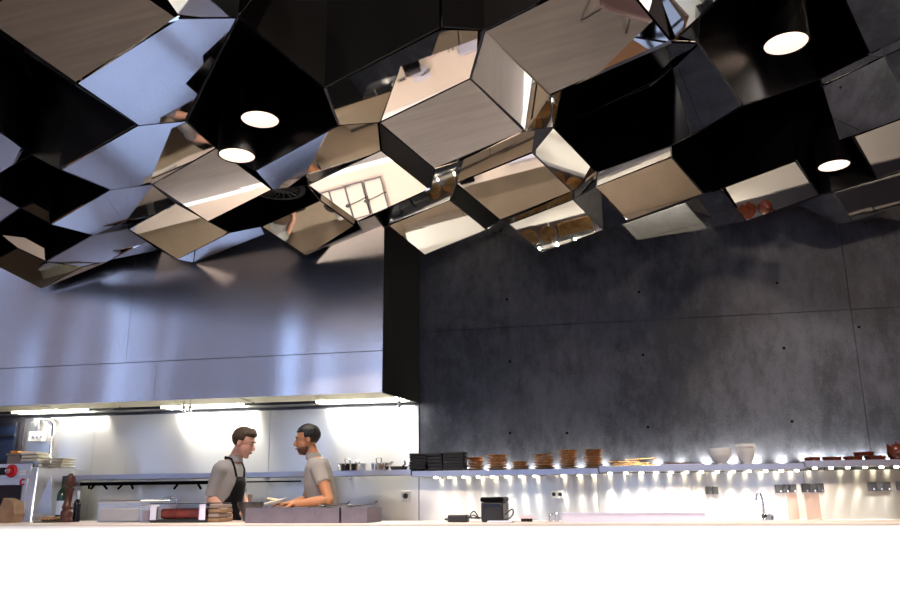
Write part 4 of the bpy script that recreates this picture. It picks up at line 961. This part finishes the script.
        c,ru,rv,ang=lv[0]; t=math.radians(ang)
        L_=[c+f*(rv*math.cos(t))+s*k*(ru*math.sin(t)) for k in (1,-1)]
        ap=m_.build('apron',M['apron'],body,True); sd=ap.modifiers.new('thick','SOLIDIFY'); sd.thickness=.006; sd.offset=1
        m_=MB()
        for k,l0 in zip((1,-1),L_): 
            q=neck+s*k*.085-up*.005+f*.015; m_.tube([l0,l0.lerp(q,.5)+f*.012+s*k*.012,q,neck+s*k*.055-f*.06+up*.012,neck-f*.088],.009,8)
        m_.build('neck_strap',M['apron'],ap,True)
        m_=MB(); 
        for k in (1,-1): m_.tube([lv[3][0]+f*(.14*math.cos(1.2))+s*k*.165*math.sin(1.2),lv[3][0]+s*k*.168-f*.03,lv[3][0]+s*k*.09-f*.115,lv[3][0]-f*.135],.008,8)
        m_.build('waist_tie',M['apron'],ap,True)
    return body
Y1=6.52
f1=V3((.995,.0,0)).normalized(); s1_=V3((-f1.y,f1.x,0))
J1=[at(221,529,Y1),at(224,508,Y1),at(227,484,Y1),at(229,465,Y1),at(234.5,458.5,Y1),at(243.5,442.5,Y1)]
sh1=J1[3]-V3((0,0,.045))
arms1=[(sh1-s1_*.155,at(211,499,6.37),at(221,507,6.25),V3((.85,-.2,-.40)),V3((.2,-.2,-1)),.5,-1),
       (sh1+s1_*.175,at(240,494,6.78),at(247,508,6.66),V3((.2,-.9,-.25)),V3((-.3,0,-1)),.5,1)]
man1=person('cook in grey shirt and black apron with brown hair, looking down','person',Y1,f1,J1,(.95,.08,-.30),M['skin1'],M['hair1'],M['shirt1'],arms1,.92,apron=True,quiff=True)
Y2=6.52
f2=V3((-.92,-.38,0)).normalized(); s2_=V3((-f2.y,f2.x,0))
J2=[at(326,529,Y2),at(323.5,508,Y2),at(319.5,486,Y2),at(318,463.5,Y2),at(314,456,Y2),at(307.5,439.5,Y2)]
sh2=J2[3]-V3((0,0,.045))
arms2=[(sh2+s2_*.165,at(329,500,6.26),at(297,503.5,6.20),V3((-.93,-.15,.06)),V3((0,.15,-1)),.45,-1),
       (sh2-s2_*.18,at(306,500,6.60),at(289,504.5,6.37),V3((-.8,-.5,.05)),V3((0,0,-1)),.45,1)]
man2=person('cook in grey polo shirt with black hair, seen from his left side','person',Y2,f2,J2,(-.93,-.35,-.12),M['skin2'],M['hair2'],M['shirt2'],arms2,.50,beard=True)
# what he holds
c=at(274,503.5,6.19); q=Matrix.Rotation(-.22,3,'Y')
pl=thing('plate','white plate with folded flatbread held by the cook in the grey polo','plate',c)
ax=V3((-.22,-.12,1)).normalized()
MB().lathe([(0,0),(.06,0),(.105,.016),(.112,.018),(.112,.022),(.10,.020),(.06,.006),(0,.006)],c,28,ax).build('dish',M['ceramic'],pl,True)
mb=MB(); mb.ell(c+V3((.0,0,.030)),(.07,.05,.013),Matrix.Rotation(.2,3,'Y'),n=16)
solo(mb,'flatbread',mat('flatbread',(.75,.62,.42),.8,var=.3,vscale=(30,30,30)),'pale folded flatbread on the plate in the hands of the cook','food',c+V3((0,0,.02)),smooth=True)
# ------------------------------------------------------------------ guest room below the mirrors
def shell_chair(x,y,rz,label):
    t=thing('lounge_chair',label,'chair',(x,y,0),'low shell chairs in the guest room')
    mb=MB(); bm=mb.bm; rows=[]
    for i in range(9):
        v=i/8; row=[]
        for j in range(13):
            u=-1+2*j/12; z=.36+.05*u*u+ (.30*max(0,(v-.45)/.55)**1.3); yy=-.22+.42*v; row.append(bm.verts.new((x+.25*u*(1-.12*v),y+yy,z+.08*u*u*(1-v))))
        rows.append(row)
    for a,b in zip(rows,rows[1:]):
        for j in range(12): bm.faces.new((a[j],a[j+1],b[j+1],b[j]))
    o=mb.build('seat_shell',M['seat_blue'],t,True); sd=o.modifiers.new('t','SOLIDIFY'); sd.thickness=.012
    for sx in (-1,1):
        for sy in (-1,1):
            MB().tube([(x+sx*.10,y+sy*.10,.355),(x+sx*.20,y+sy*.2,.0)],.007,8).build('leg',M['black_plastic'],t,True)
    t.rotation_euler.z=rz; return t
shell_chair(1.0,2.75,.5,'low brown blue shell chair in the guest room right of the camera')
downlight(260,120,3.42,38,'round lit downlight in the left black ceiling recess',420)
downlight(237,156,3.28,36,'second round downlight half hidden by a mirror panel in the left recess',120)
downlight(786,44,3.5,43,'round lit downlight in the right black ceiling recess',420)
downlight(834,166,3.87,30,'small round lit downlight in the recess over the right shelf',160)
# added linear lamp, out of view, to whiten the counter front
wwp=V3((-1.6,1.9,2.85)); wwd=V3((0,math.cos(math.radians(35.5)),-math.sin(math.radians(35.5))))
ww=thing('added_linear_light','long slim black added linear light aimed at the white counter front','ceiling light',wwp)
q=wwd.to_track_quat('Z','X').to_matrix()
MB().box(wwp-wwd*.05,(.07,12.4,.08),q).build('housing',M['black_matte'],ww)
for x in (-7,-4,-1,2,4): MB().tube([(x,1.87,2.9),(x,1.87,6.6)],.01,8).build('stem',M['black_matte'],ww,True)
l=light('AREA','added_counter_wash',wwp+wwd*.0,WASH,(1,.97,.93),wwp+wwd,12.0,.05); l.data.spread=math.radians(13)
# added spots without fixtures in the recesses, to brighten cooks and counter
for p,pw in (((-2.55,5.95,3.62),OVER),((-1.9,6.0,4.0),OVER*1.8),((.35,4.9,4.05),OVER)):
    light('SPOT','added_recess_spot',p,pw,(1,.90,.80),None,.06,spot=110,blend=.7)

for i,(x,y) in enumerate(((-3.7,-1.2),(-1.4,-.6),(1.2,-1.0),(3.6,-.4))):  # added globes behind the camera brighten cooks, bowls and shelves from the front
    p=V3((x,y,5.0)); g=thing('added_globe','added warm globe light behind the camera, %s from the left wall'%ORD[i],'added light',p,'added globe lights')
    MB().ell(p,(.15,.15,.15),n=24).build('globe',M['globe'],g,True)
    MB().tube([p+V3((0,0,.15)),(x,y,6.6)],.008,8).build('cord',M['black_matte'],g,True)
    light('POINT','added_globe_light',p+V3((0,0,-.22)),GLOBE,(1,.78,.56),None,.12)
